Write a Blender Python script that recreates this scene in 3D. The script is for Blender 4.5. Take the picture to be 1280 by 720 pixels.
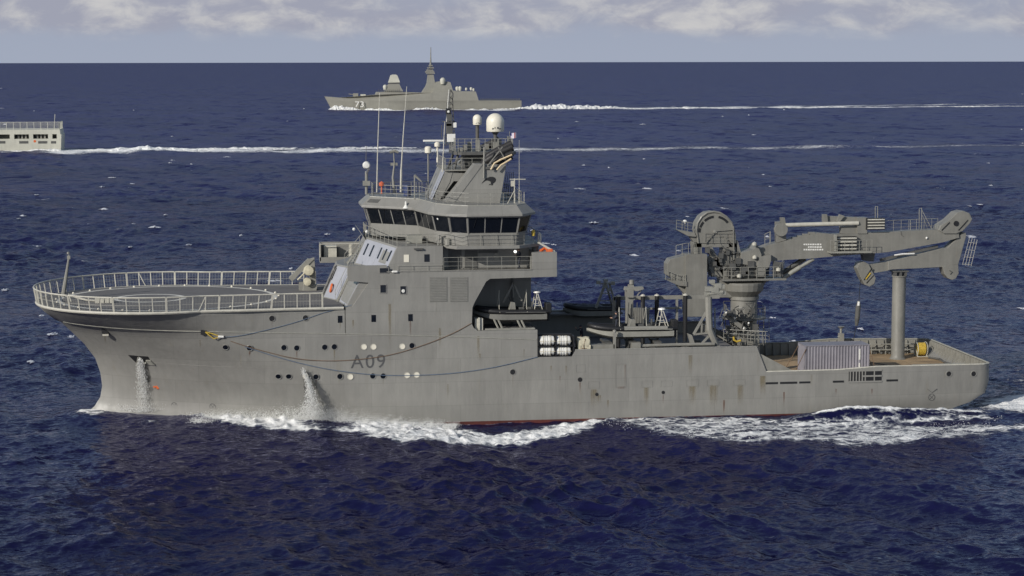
import bpy, bmesh, math, random
import numpy as np
from mathutils import Vector, Matrix
from mathutils.geometry import tessellate_polygon
random.seed(7); rng = np.random.default_rng(11)
for o in list(bpy.data.objects): bpy.data.objects.remove(o, do_unlink=True)
S = bpy.context.scene; COL = S.collection

# ---------------------------------------------------------------- camera
# world axes: the ship lies along x (bow at -x), its port side faces -y, the water is z = 0
PSI, DIST, FPX, CAMH, CX, ROLL = .129, 184.2, 2557., 31.54, .05, -.0016
PITCH = math.atan(283 / FPX)
fw = Vector((math.sin(PSI) * math.cos(PITCH), math.cos(PSI) * math.cos(PITCH), -math.sin(PITCH)))
rt = Vector((math.cos(PSI), -math.sin(PSI), 0)); up = rt.cross(fw)
rt, up = rt * math.cos(ROLL) + up * math.sin(ROLL), up * math.cos(ROLL) - rt * math.sin(ROLL)
CAM = Vector((CX - DIST * math.sin(PSI), -DIST * math.cos(PSI), CAMH))
cd = bpy.data.cameras.new('camera'); cam = bpy.data.objects.new('camera', cd); COL.objects.link(cam)
cam.matrix_world = Matrix(((rt.x, up.x, -fw.x, CAM.x), (rt.y, up.y, -fw.y, CAM.y), (rt.z, up.z, -fw.z, CAM.z), (0, 0, 0, 1)))
cd.sensor_width = 36; cd.lens = FPX / 1280 * 36; cd.clip_start = 1; cd.clip_end = 200000
S.camera = cam

# ---------------------------------------------------------------- light
SUN = Vector((-.70, -.60, .41)).normalized()
SUN_STRENGTH, SKY_STRENGTH, EXPOSURE = 4.0, .095, -.08
sl = bpy.data.lights.new('sun', 'SUN'); sl.energy = SUN_STRENGTH; sl.angle = math.radians(.53); sl.color = (1, .955, .89)
so = bpy.data.objects.new('sun', sl); COL.objects.link(so); so.rotation_euler = SUN.to_track_quat('Z', 'Y').to_euler()
S.view_settings.view_transform = 'Standard'; S.view_settings.look = 'None'
S.view_settings.exposure = EXPOSURE; S.view_settings.gamma = 1; S.view_settings.use_curve_mapping = False

class NT:
    def __init__(s, tree): s.t = tree; s.n = tree.nodes; s.l = tree.links
    def new(s, typ, **kw):
        n = s.n.new(typ)
        for k, v in kw.items():
            if k in ('op', 'operation'): n.operation = v
            elif hasattr(n, k): setattr(n, k, v)
        return n
    def put(s, n, i, v):
        if isinstance(v, bpy.types.NodeSocket): s.l.new(v, n.inputs[i])
        elif v is not None: n.inputs[i].default_value = v
    def math(s, op, a, b=None, c=None, clamp=False):
        n = s.n.new('ShaderNodeMath'); n.operation = op; n.use_clamp = clamp
        s.put(n, 0, a); s.put(n, 1, b); s.put(n, 2, c); return n.outputs[0]
    def ramp(s, v, a, b, lo=0., hi=1., smooth=True):
        n = s.n.new('ShaderNodeMapRange'); n.interpolation_type = 'SMOOTHSTEP' if smooth else 'LINEAR'
        for i, q in enumerate((v, a, b, lo, hi)): s.put(n, i, q)
        return n.outputs[0]
    def mix(s, f, a, b, blend='MIX'):
        n = s.n.new('ShaderNodeMix'); n.data_type = 'RGBA'; n.blend_type = blend
        s.put(n, 0, f); s.put(n, 6, a); s.put(n, 7, b); return n.outputs[2]
    def noise(s, vec, scale, detail=4, rough=.5, dist=0., out=0):
        n = s.n.new('ShaderNodeTexNoise'); s.put(n, 'Vector', vec); s.put(n, 'Scale', scale)
        s.put(n, 'Detail', detail); s.put(n, 'Roughness', rough); s.put(n, 'Distortion', dist); return n.outputs[out]
    def mapping(s, vec, scale=(1, 1, 1), rot=(0, 0, 0), loc=(0, 0, 0)):
        n = s.n.new('ShaderNodeMapping'); s.put(n, 0, vec); s.put(n, 1, loc); s.put(n, 2, rot); s.put(n, 3, scale); return n.outputs[0]

world = bpy.data.worlds.new('World'); S.world = world; world.use_nodes = True
w = NT(world.node_tree); w.n.clear()
sky = w.new('ShaderNodeTexSky'); sky.sky_type = 'NISHITA'; sky.sun_disc = False
sky.sun_elevation = math.asin(SUN.z); sky.sun_rotation = math.atan2(SUN.x, SUN.y)
sky.altitude = 30; sky.air_density = 1.0; sky.dust_density = .6; sky.ozone_density = 1.5
tc = w.new('ShaderNodeTexCoord'); d = tc.outputs['Generated']
sep = w.new('ShaderNodeSeparateXYZ'); w.l.new(d, sep.inputs[0]); el = sep.outputs[2]
skyc = w.mix(1., sky.outputs[0], (SKY_STRENGTH,) * 3 + (1,), 'MULTIPLY')
hz = w.ramp(el, .0, .03)
haze = w.mix(hz, (.375, .420, .525, 1), (.355, .398, .505, 1))          # pale marine air low over the horizon
base = w.mix(w.ramp(el, .03, .11), haze, skyc)
# broken cumulus: a low bank above the horizon, thinning towards the zenith
m1 = w.mapping(d, (21, 21, 58)); n1 = w.noise(m1, 1., 7, .58, .25)
m2 = w.mapping(d, (38, 38, 80), loc=(3, 1, .5)); n2 = w.noise(m2, 1., 8, .6, .35)
m3 = w.mapping(d, (7, 7, 40), loc=(1.3, 2.2, .2)); n3 = w.noise(m3, 1., 3, .5)
bank = w.ramp(w.math('ADD', el, w.math('MULTIPLY', w.math('SUBTRACT', n1, .5), .016)), .0095, .0190)
dens = w.math('MULTIPLY', bank, w.ramp(w.math('ADD', n3, w.math('MULTIPLY', n1, .55)), .50, .82, .45, 1.), clamp=True)
dens = w.math('MULTIPLY', dens, w.ramp(el, .035, .13, 1., .16))
lit = w.ramp(w.math('ADD', w.math('MULTIPLY', n2, .75), w.math('MULTIPLY', n1, .35)), .47, .72)
cc = w.mix(lit, (.365, .380, .465, 1), (.60, .595, .60, 1))
fin = w.mix(dens, base, cc)
bg = w.new('ShaderNodeBackground'); w.l.new(fin, bg.inputs[0]); bg.inputs[1].default_value = 1.
wo = w.new('ShaderNodeOutputWorld'); w.l.new(bg.outputs[0], wo.inputs[0])

# ---------------------------------------------------------------- measuring helpers: photo pixel -> point of the place
def ray(u, v): return fw + rt * ((u - 640) / FPX) + up * ((360 - v) / FPX)
def P(u, v, y):
    r = ray(u, v); t = (y - CAM.y) / r.y; q = CAM + r * t; return (q.x, q.z)
def Pz(u, v, z):
    r = ray(u, v); t = (z - CAM.z) / r.z; q = CAM + r * t; return (q.x, q.y)

# ---------------------------------------------------------------- materials
def M(name, col, rough=.5, metal=0., var=.1, scale=.6, streak=0., seams=0., bump=0., spec=.5, dirt=None, emit=None):
    m = bpy.data.materials.new(name); m.use_nodes = True; t = NT(m.node_tree)
    b = t.n['Principled BSDF']; b.inputs['Roughness'].default_value = rough; b.inputs['Metallic'].default_value = metal
    b.inputs['Specular IOR Level'].default_value = spec
    o = t.new('ShaderNodeTexCoord').outputs['Object']
    n = t.noise(o, scale, 6, .6)
    f = t.ramp(n, .3, .7, 1 - var, 1 + var)
    if streak:
        s = t.noise(t.mapping(o, (2.2, 2.2, .16)), 1., 5, .62)
        f = t.math('MULTIPLY', f, t.ramp(s, .3, .72, 1 + streak * .5, 1 - streak))
        s2 = t.noise(t.mapping(o, (.25, .25, .5)), 1., 3)
        f = t.math('MULTIPLY', f, t.ramp(s2, .3, .7, 1 - streak * .6, 1 + streak * .6))
    if seams:
        mp = t.mapping(o, (1, 1, 1), (math.pi / 2, 0, 0))
        br = t.new('ShaderNodeTexBrick', offset=.37); t.l.new(mp, br.inputs[0])
        for k, q in (('Scale', 1.), ('Mortar Size', .022), ('Mortar Smooth', .6), ('Brick Width', 5.6), ('Row Height', 2.05)): br.inputs[k].default_value = q
        f = t.math('MULTIPLY', f, t.ramp(br.outputs[1], 0, 1, 1., 1 - seams, False))
        br.inputs['Color1'].default_value = (.95, .95, .95, 1); br.inputs['Color2'].default_value = (1.04, 1.04, 1.04, 1); br.inputs['Mortar'].default_value = (1, 1, 1, 1); f = t.math('MULTIPLY', f, br.outputs[0])
    c = t.mix(1., (*col, 1), (1, 1, 1, 1), 'MULTIPLY')
    vm = t.new('ShaderNodeVectorMath', operation='SCALE'); t.l.new(c, vm.inputs[0]); t.l.new(f, vm.inputs[3])
    c = vm.outputs[0]
    if dirt:
        dn = t.noise(t.mapping(o, (1.6, 1.6, .22), loc=(4, 7, 2)), 1., 6, .65)
        c = t.mix(t.ramp(dn, .58, .8, 0, dirt[1]), c, (*dirt[0], 1))
    t.l.new(c, b.inputs['Base Color'])
    rr = t.ramp(t.noise(o, scale * 3, 3), .3, .7, max(.03, rough - .08), min(1, rough + .1)); t.l.new(rr, b.inputs['Roughness'])
    if bump:
        bp = t.new('ShaderNodeBump'); bp.inputs['Strength'].default_value = bump; bp.inputs['Distance'].default_value = .05
        t.l.new(t.noise(t.mapping(o, (1.5, 1.5, .55)), 1., 3, .5), bp.inputs['Height']); t.l.new(bp.outputs[0], b.inputs['Normal'])
    if emit:
        b.inputs['Emission Color'].default_value = (*emit[0], 1); b.inputs['Emission Strength'].default_value = emit[1]
    return m
RUST = (.17, .10, .04)
GREY = (.224, .218, .197)
paint = M('ship_paint', GREY, .48, var=.05, scale=.35, streak=.06, seams=.20, bump=.7, dirt=((.19, .165, .115), .4))
gear = M('deck_gear_paint', (.225, .218, .190), .5, var=.10, scale=1.2, streak=.08, dirt=(RUST, .25))
cranep = M('crane_paint', (.192, .186, .163), .5, var=.08, scale=.7, streak=.10, dirt=(RUST, .3), bump=.3)
darkgear = M('dark_gear_paint', (.085, .084, .078), .55, var=.15, scale=1.5, dirt=(RUST, .3))
redlead = M('antifouling_red', (.085, .018, .012), .6, var=.2, scale=.8, streak=.2)
railm = M('rail_paint', (.47, .45, .38), .5, var=.1, scale=2.)
railg = M('rail_grey', (.26, .255, .22), .5, var=.1, scale=2.)
deckm = M('deck_coating', (.132, .126, .122), .85, var=.10, scale=.5, dirt=((.16, .15, .14), .35))
white = M('white_paint', (.70, .69, .64), .45, var=.05, scale=2., dirt=((.5, .45, .33), .3))
cream = M('radome_shell', (.70, .66, .545), .4, var=.03, scale=1.)
sunlitp = M('sunlit_front_tone', (.335, .342, .372), .45, var=.04, scale=.8, streak=.05, dirt=((.2, .17, .12), .25))  # ship grey with sunlight painted in as a paler, cooler tone, for raked fronts
glass = M('window_glass', (.006, .008, .012), .06, var=.1, spec=.5)
black = M('black_rubber', (.012, .012, .013), .55, var=.2, scale=3.)
blacks = M('soot_black', (.02, .018, .017), .5, var=.3, scale=2.)
wood = M('deck_planks', (.19, .125, .07), .8, var=.2, scale=.8)
yellow = M('yellow_hose', (.50, .35, .05), .5, var=.15, scale=4.)
canv = M('canvas', (.50, .46, .34), .9, var=.15, scale=3., bump=.6)
letter = M('pennant_grey', (.075, .075, .075), .6, var=.12, scale=2.)
steel = M('bare_steel', (.45, .45, .44), .3, .8, var=.1, scale=3.)
orange = M('orange_gear', (.62, .13, .035), .5, var=.15, scale=3.)
rope_b = M('blue_rope', (.10, .14, .20), .8, var=.15, scale=3.)
rope_r = M('brown_rope', (.16, .10, .06), .8, var=.15, scale=3.)
contm = M('container_paint', (.215, .206, .232), .5, var=.08, scale=.8, streak=.1, dirt=((.25, .18, .12), .3))
fgrey = M('warship_paint', (.24, .232, .195), .6, var=.05, scale=.05, streak=.06)
lgrey = M('pale_warship_paint', (.50, .49, .41), .6, var=.06, scale=.1, streak=.08)
clothd = M('dark_overalls', (.025, .028, .04), .85, var=.25, scale=6.)
skin = M('skin', (.42, .25, .17), .6, var=.05)
lampw = M('lamp_lens', (.85, .85, .8), .3, emit=((1, .97, .9), 2.5))
# planks: lines across the aft deck
_t = NT(wood.node_tree); _b = _t.n['Principled BSDF']; _o = _t.new('ShaderNodeTexCoord').outputs['Object']
_br = _t.new('ShaderNodeTexBrick', offset=.4); _t.l.new(_o, _br.inputs[0])
for k, q in (('Scale', 1.), ('Mortar Size', .03), ('Brick Width', 5.), ('Row Height', .28)): _br.inputs[k].default_value = q
_br.inputs['Color1'].default_value = (.42, .295, .16, 1); _br.inputs['Color2'].default_value = (.33, .225, .12, 1); _br.inputs['Mortar'].default_value = (.12, .085, .05, 1)
_st = _t.ramp(_t.noise(_t.mapping(_o, (.5, 1.2, 1)), 1., 5), .3, .7, .7, 1.3)
_vm = _t.new('ShaderNodeVectorMath', operation='SCALE'); _t.l.new(_br.outputs[0], _vm.inputs[0]); _t.l.new(_st, _vm.inputs[3]); _t.l.new(_vm.outputs[0], _b.inputs['Base Color'])
# rust run: a thin stain whose density breaks up in vertical streaks
def stain(name, col, dens):
    m = bpy.data.materials.new(name); m.use_nodes = True; t = NT(m.node_tree); b = t.n['Principled BSDF']
    b.inputs['Base Color'].default_value = (*col, 1); b.inputs['Roughness'].default_value = .8
    c = t.new('ShaderNodeTexCoord'); o = c.outputs['Object']; sp = t.new('ShaderNodeSeparateXYZ'); t.l.new(c.outputs['Generated'], sp.inputs[0])
    n = t.noise(t.mapping(o, (5, 5, .35)), 1., 4, .6); g = t.math('MULTIPLY', t.ramp(sp.outputs[2], 0, .9, .05, 1), t.ramp(t.math('ABSOLUTE', t.math('SUBTRACT', sp.outputs[0], .5)), .2, .5, 1, .0))
    t.l.new(t.math('MULTIPLY', t.ramp(n, .32, .72, .12, dens), g), b.inputs['Alpha']); return m
rust = stain('rust_run', (.19, .14, .05), .5)
wet = stain('wet_run', (.055, .055, .05), .95)
rustd = stain('dark_rust_run', (.13, .045, .015), .9)

# ---------------------------------------------------------------- mesh helpers
class MB:
    def __init__(s): s.v = []; s.f = []
    def add(s, vs, fs):
        n = len(s.v); s.v += [tuple(map(float, p)) for p in vs]; s.f += [tuple(i + n for i in f) for f in fs]; return s
    def box(s, a, b):
        x0, y0, z0 = a; x1, y1, z1 = b
        return s.add([(x0, y0, z0), (x1, y0, z0), (x1, y1, z0), (x0, y1, z0), (x0, y0, z1), (x1, y0, z1), (x1, y1, z1), (x0, y1, z1)],
                     [(3, 2, 1, 0), (4, 5, 6, 7), (0, 1, 5, 4), (1, 2, 6, 5), (2, 3, 7, 6), (3, 0, 4, 7)])
    def tube(s, pts, r, n=6, cap=True, closed=False):
        pts = [Vector(p) for p in pts]; N = len(pts); rs = r if hasattr(r, '__len__') else [r] * N
        rings = []; prev = None
        for i, p in enumerate(pts):
            if closed: dv = pts[(i + 1) % N] - pts[i - 1]
            else: dv = pts[min(i + 1, N - 1)] - pts[max(i - 1, 0)]
            if dv.length < 1e-9: dv = Vector((0, 0, 1))
            dv.normalize()
            a = prev if prev is not None else (Vector((0, 0, 1)) if abs(dv.z) < .9 else Vector((1, 0, 0)))
            a = (a - dv * a.dot(dv))
            if a.length < 1e-6: a = dv.orthogonal()
            a.normalize(); prev = a; b = dv.cross(a)
            rings.append([p + (a * math.cos(t) + b * math.sin(t)) * rs[i] for t in [2 * math.pi * (k + .5) / n for k in range(n)]])
        vs = [q for R in rings for q in R]; fs = []
        for i in range(N if closed else N - 1):
            for k in range(n):
                j = (i + 1) % N; fs.append((i * n + k, i * n + (k + 1) % n, j * n + (k + 1) % n, j * n + k))
        if cap and not closed: fs += [tuple(range(n - 1, -1, -1)), tuple((N - 1) * n + k for k in range(n))]
        return s.add(vs, fs)
    def bar(s, a, b, r): return s.tube([a, b], r, 4)
    def prism(s, pts3, vec):
        """closed planar outline of 3D points pushed along vec"""
        n = len(pts3); vec = Vector(vec); a = [Vector(p) for p in pts3]; vs = a + [p + vec for p in a]
        nrm = Vector((0, 0, 0))
        for i in range(n): nrm += a[i].cross(a[(i + 1) % n])
        flip = nrm.dot(vec) > 0
        tri = tessellate_polygon([a]); fs = []
        for t in tri:
            tn = (a[t[1]] - a[t[0]]).cross(a[t[2]] - a[t[0]])
            t = tuple(t) if tn.dot(vec) < 0 else tuple(reversed(t))
            fs.append(t); fs.append(tuple(i + n for i in reversed(t)))
        for i in range(n):
            j = (i + 1) % n
            fs.append((i, j, j + n, i + n) if not flip else (j, i, i + n, j + n))
        return s.add(vs, [tuple(reversed(f)) if (k >= 2 * len(tri) and not flip) else f for k, f in enumerate(fs)])
    def plate(s, xz, y0, y1): return s.prism([(x, y0, z) for x, z in xz], (0, y1 - y0, 0))
    def px(s, uv, y, th, off=0.):                      # outline read off the photo, standing at depth y, th metres thick
        return s.plate([P(u, v, y) for u, v in uv], y + off, y + off + th)
    def flat(s, xy, z0, z1): return s.prism([(x, y, z0) for x, y in xy], (0, 0, z1 - z0))
    def lathe(s, prof, c, n=20, axis='z'):
        vs = []; fs = []
        for r, h in prof:
            for k in range(n):
                t = 2 * math.pi * k / n; a, b = r * math.cos(t), r * math.sin(t)
                q = (a, b, h) if axis == 'z' else ((a, h, b) if axis == 'y' else (h, a, b))
                vs.append((q[0] + c[0], q[1] + c[1], q[2] + c[2]))
        for i in range(len(prof) - 1):
            for k in range(n): fs.append((i * n + k, i * n + (k + 1) % n, (i + 1) * n + (k + 1) % n, (i + 1) * n + k))
        if prof[0][0] > 1e-6: fs.append(tuple(range(n - 1, -1, -1)))
        if prof[-1][0] > 1e-6: fs.append(tuple((len(prof) - 1) * n + k for k in range(n)))
        return s.add(vs, fs)
    def quad(s, a, b, c, d_, out, th):                 # thin slab on the quad abcd, standing proud along out
        out = Vector(out).normalized() * th; return s.prism([a, b, c, d_], out)
    def rings(s, rs, closed=True, caps=True):
        n = len(rs[0]); vs = [p for r in rs for p in r]; fs = []
        for i in range(len(rs) - 1):
            for k in range(n if closed else n - 1):
                j = (k + 1) % n; fs.append((i * n + k, i * n + j, (i + 1) * n + j, (i + 1) * n + k))
        s.add(vs, fs)
        if caps:
            for r, rev in ((rs[0], True), (rs[-1], False)):
                t = tessellate_polygon([[Vector(p) for p in r]]); s.add(r, [tuple(q) for q in t])
        return s
    def rail(s, pts, h=1.05, step=1.5, r=.03, mids=2, closed=False, lean=None, rp=None):
        pts = [Vector(p) for p in pts]; P2 = pts + ([pts[0]] if closed else [])
        upv = lambda i: Vector((0, 0, h)) + (Vector(lean[i]) if lean else Vector((0, 0, 0)))
        for m in range(mids + 1):
            f = 1 - m / (mids + 1)
            s.tube([p + upv(min(i, len(pts) - 1)) * f for i, p in enumerate(P2)], r if m == 0 else r * .6, 5)
        acc = 0; nxt = 0
        for i in range(len(P2) - 1):
            a, b = P2[i], P2[i + 1]; L = (b - a).length
            while nxt <= acc + L + 1e-6:
                q = a.lerp(b, (nxt - acc) / max(L, 1e-9)); s.bar(q, q + upv(min(i, len(pts) - 1)), rp or r); nxt += step
            acc += L
        q = P2[-1]; s.bar(q, q + upv(len(pts) - 1), rp or r); return s
    def ladder(s, a, b, wv, rungs, r=.03):
        a, b, wv = Vector(a), Vector(b), Vector(wv); s.bar(a, b, r); s.bar(a + wv, b + wv, r)
        for i in range(rungs):
            q = a.lerp(b, (i + .5) / rungs); s.bar(q, q + wv, r * .8)
        return s
    def build(s, name, mat, parent=None, smooth=False, bevel=0., recalc=True):
        me = bpy.data.meshes.new(name); me.from_pydata(s.v, [], s.f); me.validate()
        if recalc:
            bm = bmesh.new(); bm.from_mesh(me); bmesh.ops.recalc_face_normals(bm, faces=bm.faces); bm.to_mesh(me); bm.free()
        for q in (mat if isinstance(mat, (list, tuple)) else [mat]): me.materials.append(q)
        o = bpy.data.objects.new(name, me); COL.objects.link(o)
        if parent: o.parent = parent
        if smooth:
            me.polygons.foreach_set('use_smooth', [True] * len(me.polygons))
            try: me.set_sharp_from_angle(angle=math.radians(38))
            except Exception: pass
        if bevel:
            b = o.modifiers.new('bevel', 'BEVEL'); b.width = bevel; b.segments = 2; b.limit_method = 'ANGLE'; b.angle_limit = math.radians(40)
        return o
def tag(o, label=None, cat=None, group=None, kind=None):
    for k, q in (('label', label), ('category', cat), ('group', group), ('kind', kind)):
        if q: o[k] = q
    return o
def empty(name, loc, label, cat, group=None, rz=0.):
    o = bpy.data.objects.new(name, None); COL.objects.link(o); o.location = loc; o.rotation_euler.z = rz; o.empty_display_size = .5
    return tag(o, label, cat, group)
def copy_tree(o, parent=None):
    c = o.copy(); COL.objects.link(c); c.parent = parent
    for ch in list(o.children): copy_tree(ch, c)
    return c
def adopt(root, objs):                                 # children were modelled in world space: keep them there under a moved root
    for o in objs: o.parent = root; o.matrix_parent_inverse = Matrix.Translation(root.location).inverted()
def lerp3(a, b, t): return tuple(a[i] + (b[i] - a[i]) * t for i in range(3))
# ================================================================ THE SEA
def in_poly(px_, py_, poly):
    inside = np.zeros(px_.shape, bool); n = len(poly)
    for i in range(n):
        x0, y0 = poly[i]; x1, y1 = poly[(i + 1) % n]
        if y0 == y1: continue
        c = ((y0 > py_) != (y1 > py_)) & (px_ < (x1 - x0) * (py_ - y0) / (y1 - y0) + x0); inside ^= c
    return inside
def seg_dist(px_, py_, pts, closed=False):
    dmin = np.full(px_.shape, 1e9, np.float32); n = len(pts)
    for i in range(n if closed else n - 1):
        x0, y0 = pts[i]; x1, y1 = pts[(i + 1) % n]; dx, dy = x1 - x0, y1 - y0
        t = np.clip(((px_ - x0) * dx + (py_ - y0) * dy) / (dx * dx + dy * dy + 1e-9), 0, 1)
        dmin = np.minimum(dmin, np.hypot(px_ - x0 - t * dx, py_ - y0 - t * dy))
    return dmin
def soft_poly(X, Y, poly, soft):
    xs = [p[0] for p in poly]; ys = [p[1] for p in poly]; out = np.zeros(X.shape, np.float32)
    k = (X > min(xs) - soft * 2) & (X < max(xs) + soft * 2) & (Y > min(ys) - soft * 2) & (Y < max(ys) + soft * 2)
    if k.any():
        a, b = X[k], Y[k]; dd = seg_dist(a, b, poly, True); sd = np.where(in_poly(a, b, poly), dd, -dd)
        out[k] = np.clip(sd / soft * .5 + .5, 0, 1)
    return out
Q = lambda l, z=.3: [Pz(u, v, z) for u, v in l]
ZB = lambda u: float(np.interp(u, [230, 420, 520, 600], [.85, .75, .5, .35]))
QB = lambda l: [Pz(u, v, ZB(u)) for u, v in l]
BOWFOAM = QB([(226, 519), (250, 516), (300, 500), (560, 505), (556, 530), (620, 537), (680, 531), (735, 525), (770, 526), (712, 541), (660, 547), (600, 550), (520, 551), (458, 547), (446, 539), (400, 539), (350, 535), (290, 531), (250, 524)])
BOWGAP = QB([(384, 527), (400, 523), (430, 526), (438, 533), (400, 535)])
MIDFOAM = Q([(700, 527), (800, 522), (900, 521), (960, 521), (985, 523.5), (1040, 524), (1120, 525), (1180, 526), (1290, 526), (1360, 524), (1360, 532), (1280, 538), (1200, 545), (1130, 551), (1060, 559), (1030, 553), (950, 553), (880, 551), (810, 544), (770, 533)])
STERNFOAM = Q([(1205, 506), (1232, 494), (1290, 488), (1500, 482), (1500, 512), (1290, 515), (1228, 512)], .6)
STERNWASH = Q([(1232, 478), (1242, 455), (1300, 440), (1500, 425), (1500, 500), (1232, 500)])
WAKE_A = Q([(646, 134), (700, 134), (800, 134.5), (960, 133), (1150, 130.5), (1500, 127)])
WAKE_B = Q([(76, 188.5), (110, 187), (240, 186.5), (350, 187.5), (560, 187), (800, 185), (1100, 182), (1500, 178)])
FRIG = Q([(412, 137), (655, 137)])

def sea_mesh():
    H = CAMH; v = [900.]
    while v[-1] > 2.4: v.append(v[-1] - (.62 if v[-1] > 260 else .55))
    r = [FPX * H / q for q in v]
    while r[-1] < 90000: r.append(r[-1] * 1.25)
    r = np.array(r, np.float32); dr = np.gradient(r).astype(np.float32)
    core = np.linspace(-.315, .315, 760); side = np.linspace(.02, 1, 26) ** 1.6 * 1.0
    th = np.concatenate([-(.315 + side[::-1]), core, .315 + side]).astype(np.float32) + PSI; dth = np.gradient(th).astype(np.float32)
    R, T = np.meshgrid(r, th, indexing='ij'); sT, cT = np.sin(T), np.cos(T)
    X = (CAM.x + R * sT).astype(np.float32); Y = (CAM.y + R * cT).astype(np.float32)
    DR = np.broadcast_to(dr[:, None], R.shape); DC = R * dth[None, :]
    Z = np.zeros_like(X); DX = np.zeros_like(X); DY = np.zeros_like(X); J = np.ones_like(X)
    g = np.random.default_rng(5); N = 92; lam = np.exp(np.linspace(math.log(.9), math.log(62), N)); wind = math.radians(205)
    for i, L in enumerate(lam):
        k = 2 * math.pi / L; sp = 1.15 if L < 8 else (.75 if L < 25 else .4)
        a_ = wind + g.normal() * sp * .8; kx, ky = k * math.cos(a_), k * math.sin(a_)
        A = .0068 * L * (1. if L < 3 else (3 / L) ** (.55 if L < 20 else .6)) * (.85 + .3 * g.random()); ph = g.random() * 6.283
        wq = np.exp(-((kx * sT + ky * cT) * DR) ** 2 / 5. - ((kx * cT - ky * sT) * DC) ** 2 / 5.) * A
        p_ = kx * X + ky * Y + ph; s_, c_ = np.sin(p_), np.cos(p_)
        Z += wq * c_; ch = .95
        DX -= wq * ch * (kx / k) * s_; DY -= wq * ch * (ky / k) * s_; J -= wq * k * ch * c_
    # groupiness: patches of livelier and calmer water
    grp = np.zeros_like(X)
    for i in range(10):
        a_ = g.random() * 6.283; L = 45 + g.random() * 120; grp += np.cos((X * math.cos(a_) + Y * math.sin(a_) * 1.3) * 6.283 / L + g.random() * 6.283)
    grp = 1 + .13 * grp
    # calmer beside the hull, where the ship's own waves take over
    near = np.exp(-np.maximum(0, np.maximum(np.abs(Y) - 10, np.maximum(-X - 40, X - 44))) / 5.)
    amp = grp * (1 - .62 * near); Z *= amp; DX *= amp; DY *= amp
    yo = np.maximum(0, -Y - 8.6)
    hx_ = np.array([-45, -38.4, -36, -32, -28, -24, -20, -16, -12, -8, 35, 41, 43]); hy_ = np.array([0, .2, 1.8, 3.6, 5.0, 6.2, 7.2, 8.0, 8.6, 8.95, 8.95, 8.6, 8.4])
    dh_ = np.maximum(0, np.abs(Y) - np.interp(X, hx_, hy_)); ends = np.maximum(0, np.maximum(-38.5 - X, X - 43))
    dh_ = np.hypot(dh_, ends * 1.3); lvl = np.interp(X, [-44, -38.5, -34, -24, -18, -12, -4, 20, 26, 40, 50], [.5, .85, .80, .88, .80, .60, .50, .46, .28, .2, 0])
    ship = lvl * np.exp(-(dh_ / 5.5) ** 1.3)
    ship += 1.25 * np.exp(-(np.where(X < 29, (X - 29) / 5., (X - 29) / 10.)) ** 2) * np.exp(-((Y + 10.5) / 1.35) ** 2)
    ship += .4 * np.exp(-((X - 45) / 8.) ** 2) * np.exp(-((Y + 6) / 5.) ** 2)
    foam = np.zeros_like(X); fa = soft_poly(X, Y, BOWFOAM, 1.1); fa *= 1 - .5 * soft_poly(X, Y, BOWGAP, 1.2)
    fb = soft_poly(X, Y, MIDFOAM, 2.0); fc = soft_poly(X, Y, STERNFOAM, 2.2); fd = soft_poly(X, Y, STERNWASH, 5.)
    hump = np.exp(-((Y + 10.7) / .45) ** 2) * np.clip((X - 22) / 4, 0, 1) * np.clip((44 - X) / 4, 0, 1)
    stemf = np.exp(-(np.hypot(X + 37.6, Y + .5) / 2.2) ** 2) + .75 * np.exp(-(np.hypot(X + 32.4, (Y + 5.2)) / 1.5) ** 2)
    hullrim = 1.25 * np.exp(-(yo / .8) ** 2) * ((X > -8) & (X < 41) & (Y < 0))
    hullrim = np.where(Y > -8.2, 0, hullrim); hullrim = np.maximum(hullrim, .9 * np.exp(-(dh_ / .45) ** 2) * (X < -8) * (X > -29) * (Y < 0))
    foam = np.maximum.reduce([fa * .80, fb * .66, fc * .9, fd * .58, hump * .80, .60 * np.exp(-((Y + 12.0) / 1.5) ** 2) * np.clip((X - 24) / 4, 0, 1) * np.clip((46 - X) / 5, 0, 1), stemf * .8, hullrim * .55])
    # rough water where it is white
    tur = np.zeros_like(X)
    kk = foam > .05; xs_, ys_ = X[kk], Y[kk]; tt = np.zeros_like(xs_)
    for i in range(46):
        a_ = g.random() * 6.283; L = .55 * math.exp(g.random() * 1.7); tt += L * .042 * np.cos((xs_ * math.cos(a_) + ys_ * math.sin(a_)) * 6.283 / L + g.random() * 6.283 + 1.1 * np.sin(xs_ * 1.3 + i))
    tur[kk] = np.abs(tt) * .24; Z += ship + tur * foam * (1 + .8 * fa)
    # wakes of the two ships beyond, crests breaking
    for wk, wid, gain, fade in ((WAKE_A, 22., .92, 420.), (WAKE_B, 26., .84, 300.), (WAKE_B, 8., 1., 240.)):
        k = (Y > wk[0][1] - 500) & (R > 350); dd = seg_dist(X[k], Y[k], wk); al = (X[k] - wk[0][0]); wob = 1 + .35 * np.sin(X[k] * .031) * np.sin(X[k] * .0123 + 1)
        q = np.exp(-(dd / (wid * wob)) ** 2) * gain * np.where(al < 0, np.exp(-(al / 8) ** 2), .50 + .50 * np.exp(-al / fade)); foam[k] = np.maximum(foam[k], q)
    k = R > 900; q = 1.1 * np.exp(-(seg_dist(X[k], Y[k], FRIG) / 11.) ** 2) * np.clip(.6 + .6 * np.sin(X[k] * .09 + 2.), 0, 1); foam[k] = np.maximum(foam[k], q)
    k = (R > 500) & (R < 1000) & (X < Pz(90, 188, 0)[0]); q = .7 * np.exp(-(seg_dist(X[k], Y[k], Q([(-60, 189.5), (80, 189)])) / 5.) ** 2); foam[k] = np.maximum(foam[k], q)
    crest = np.clip((.34 - J) / .22, 0, 1) * np.clip((R - 60) / 60, 0, 1) * (1 - near)
    foam = np.maximum(foam, crest * .62)
    X2 = X + DX; Y2 = Y + DY
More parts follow.
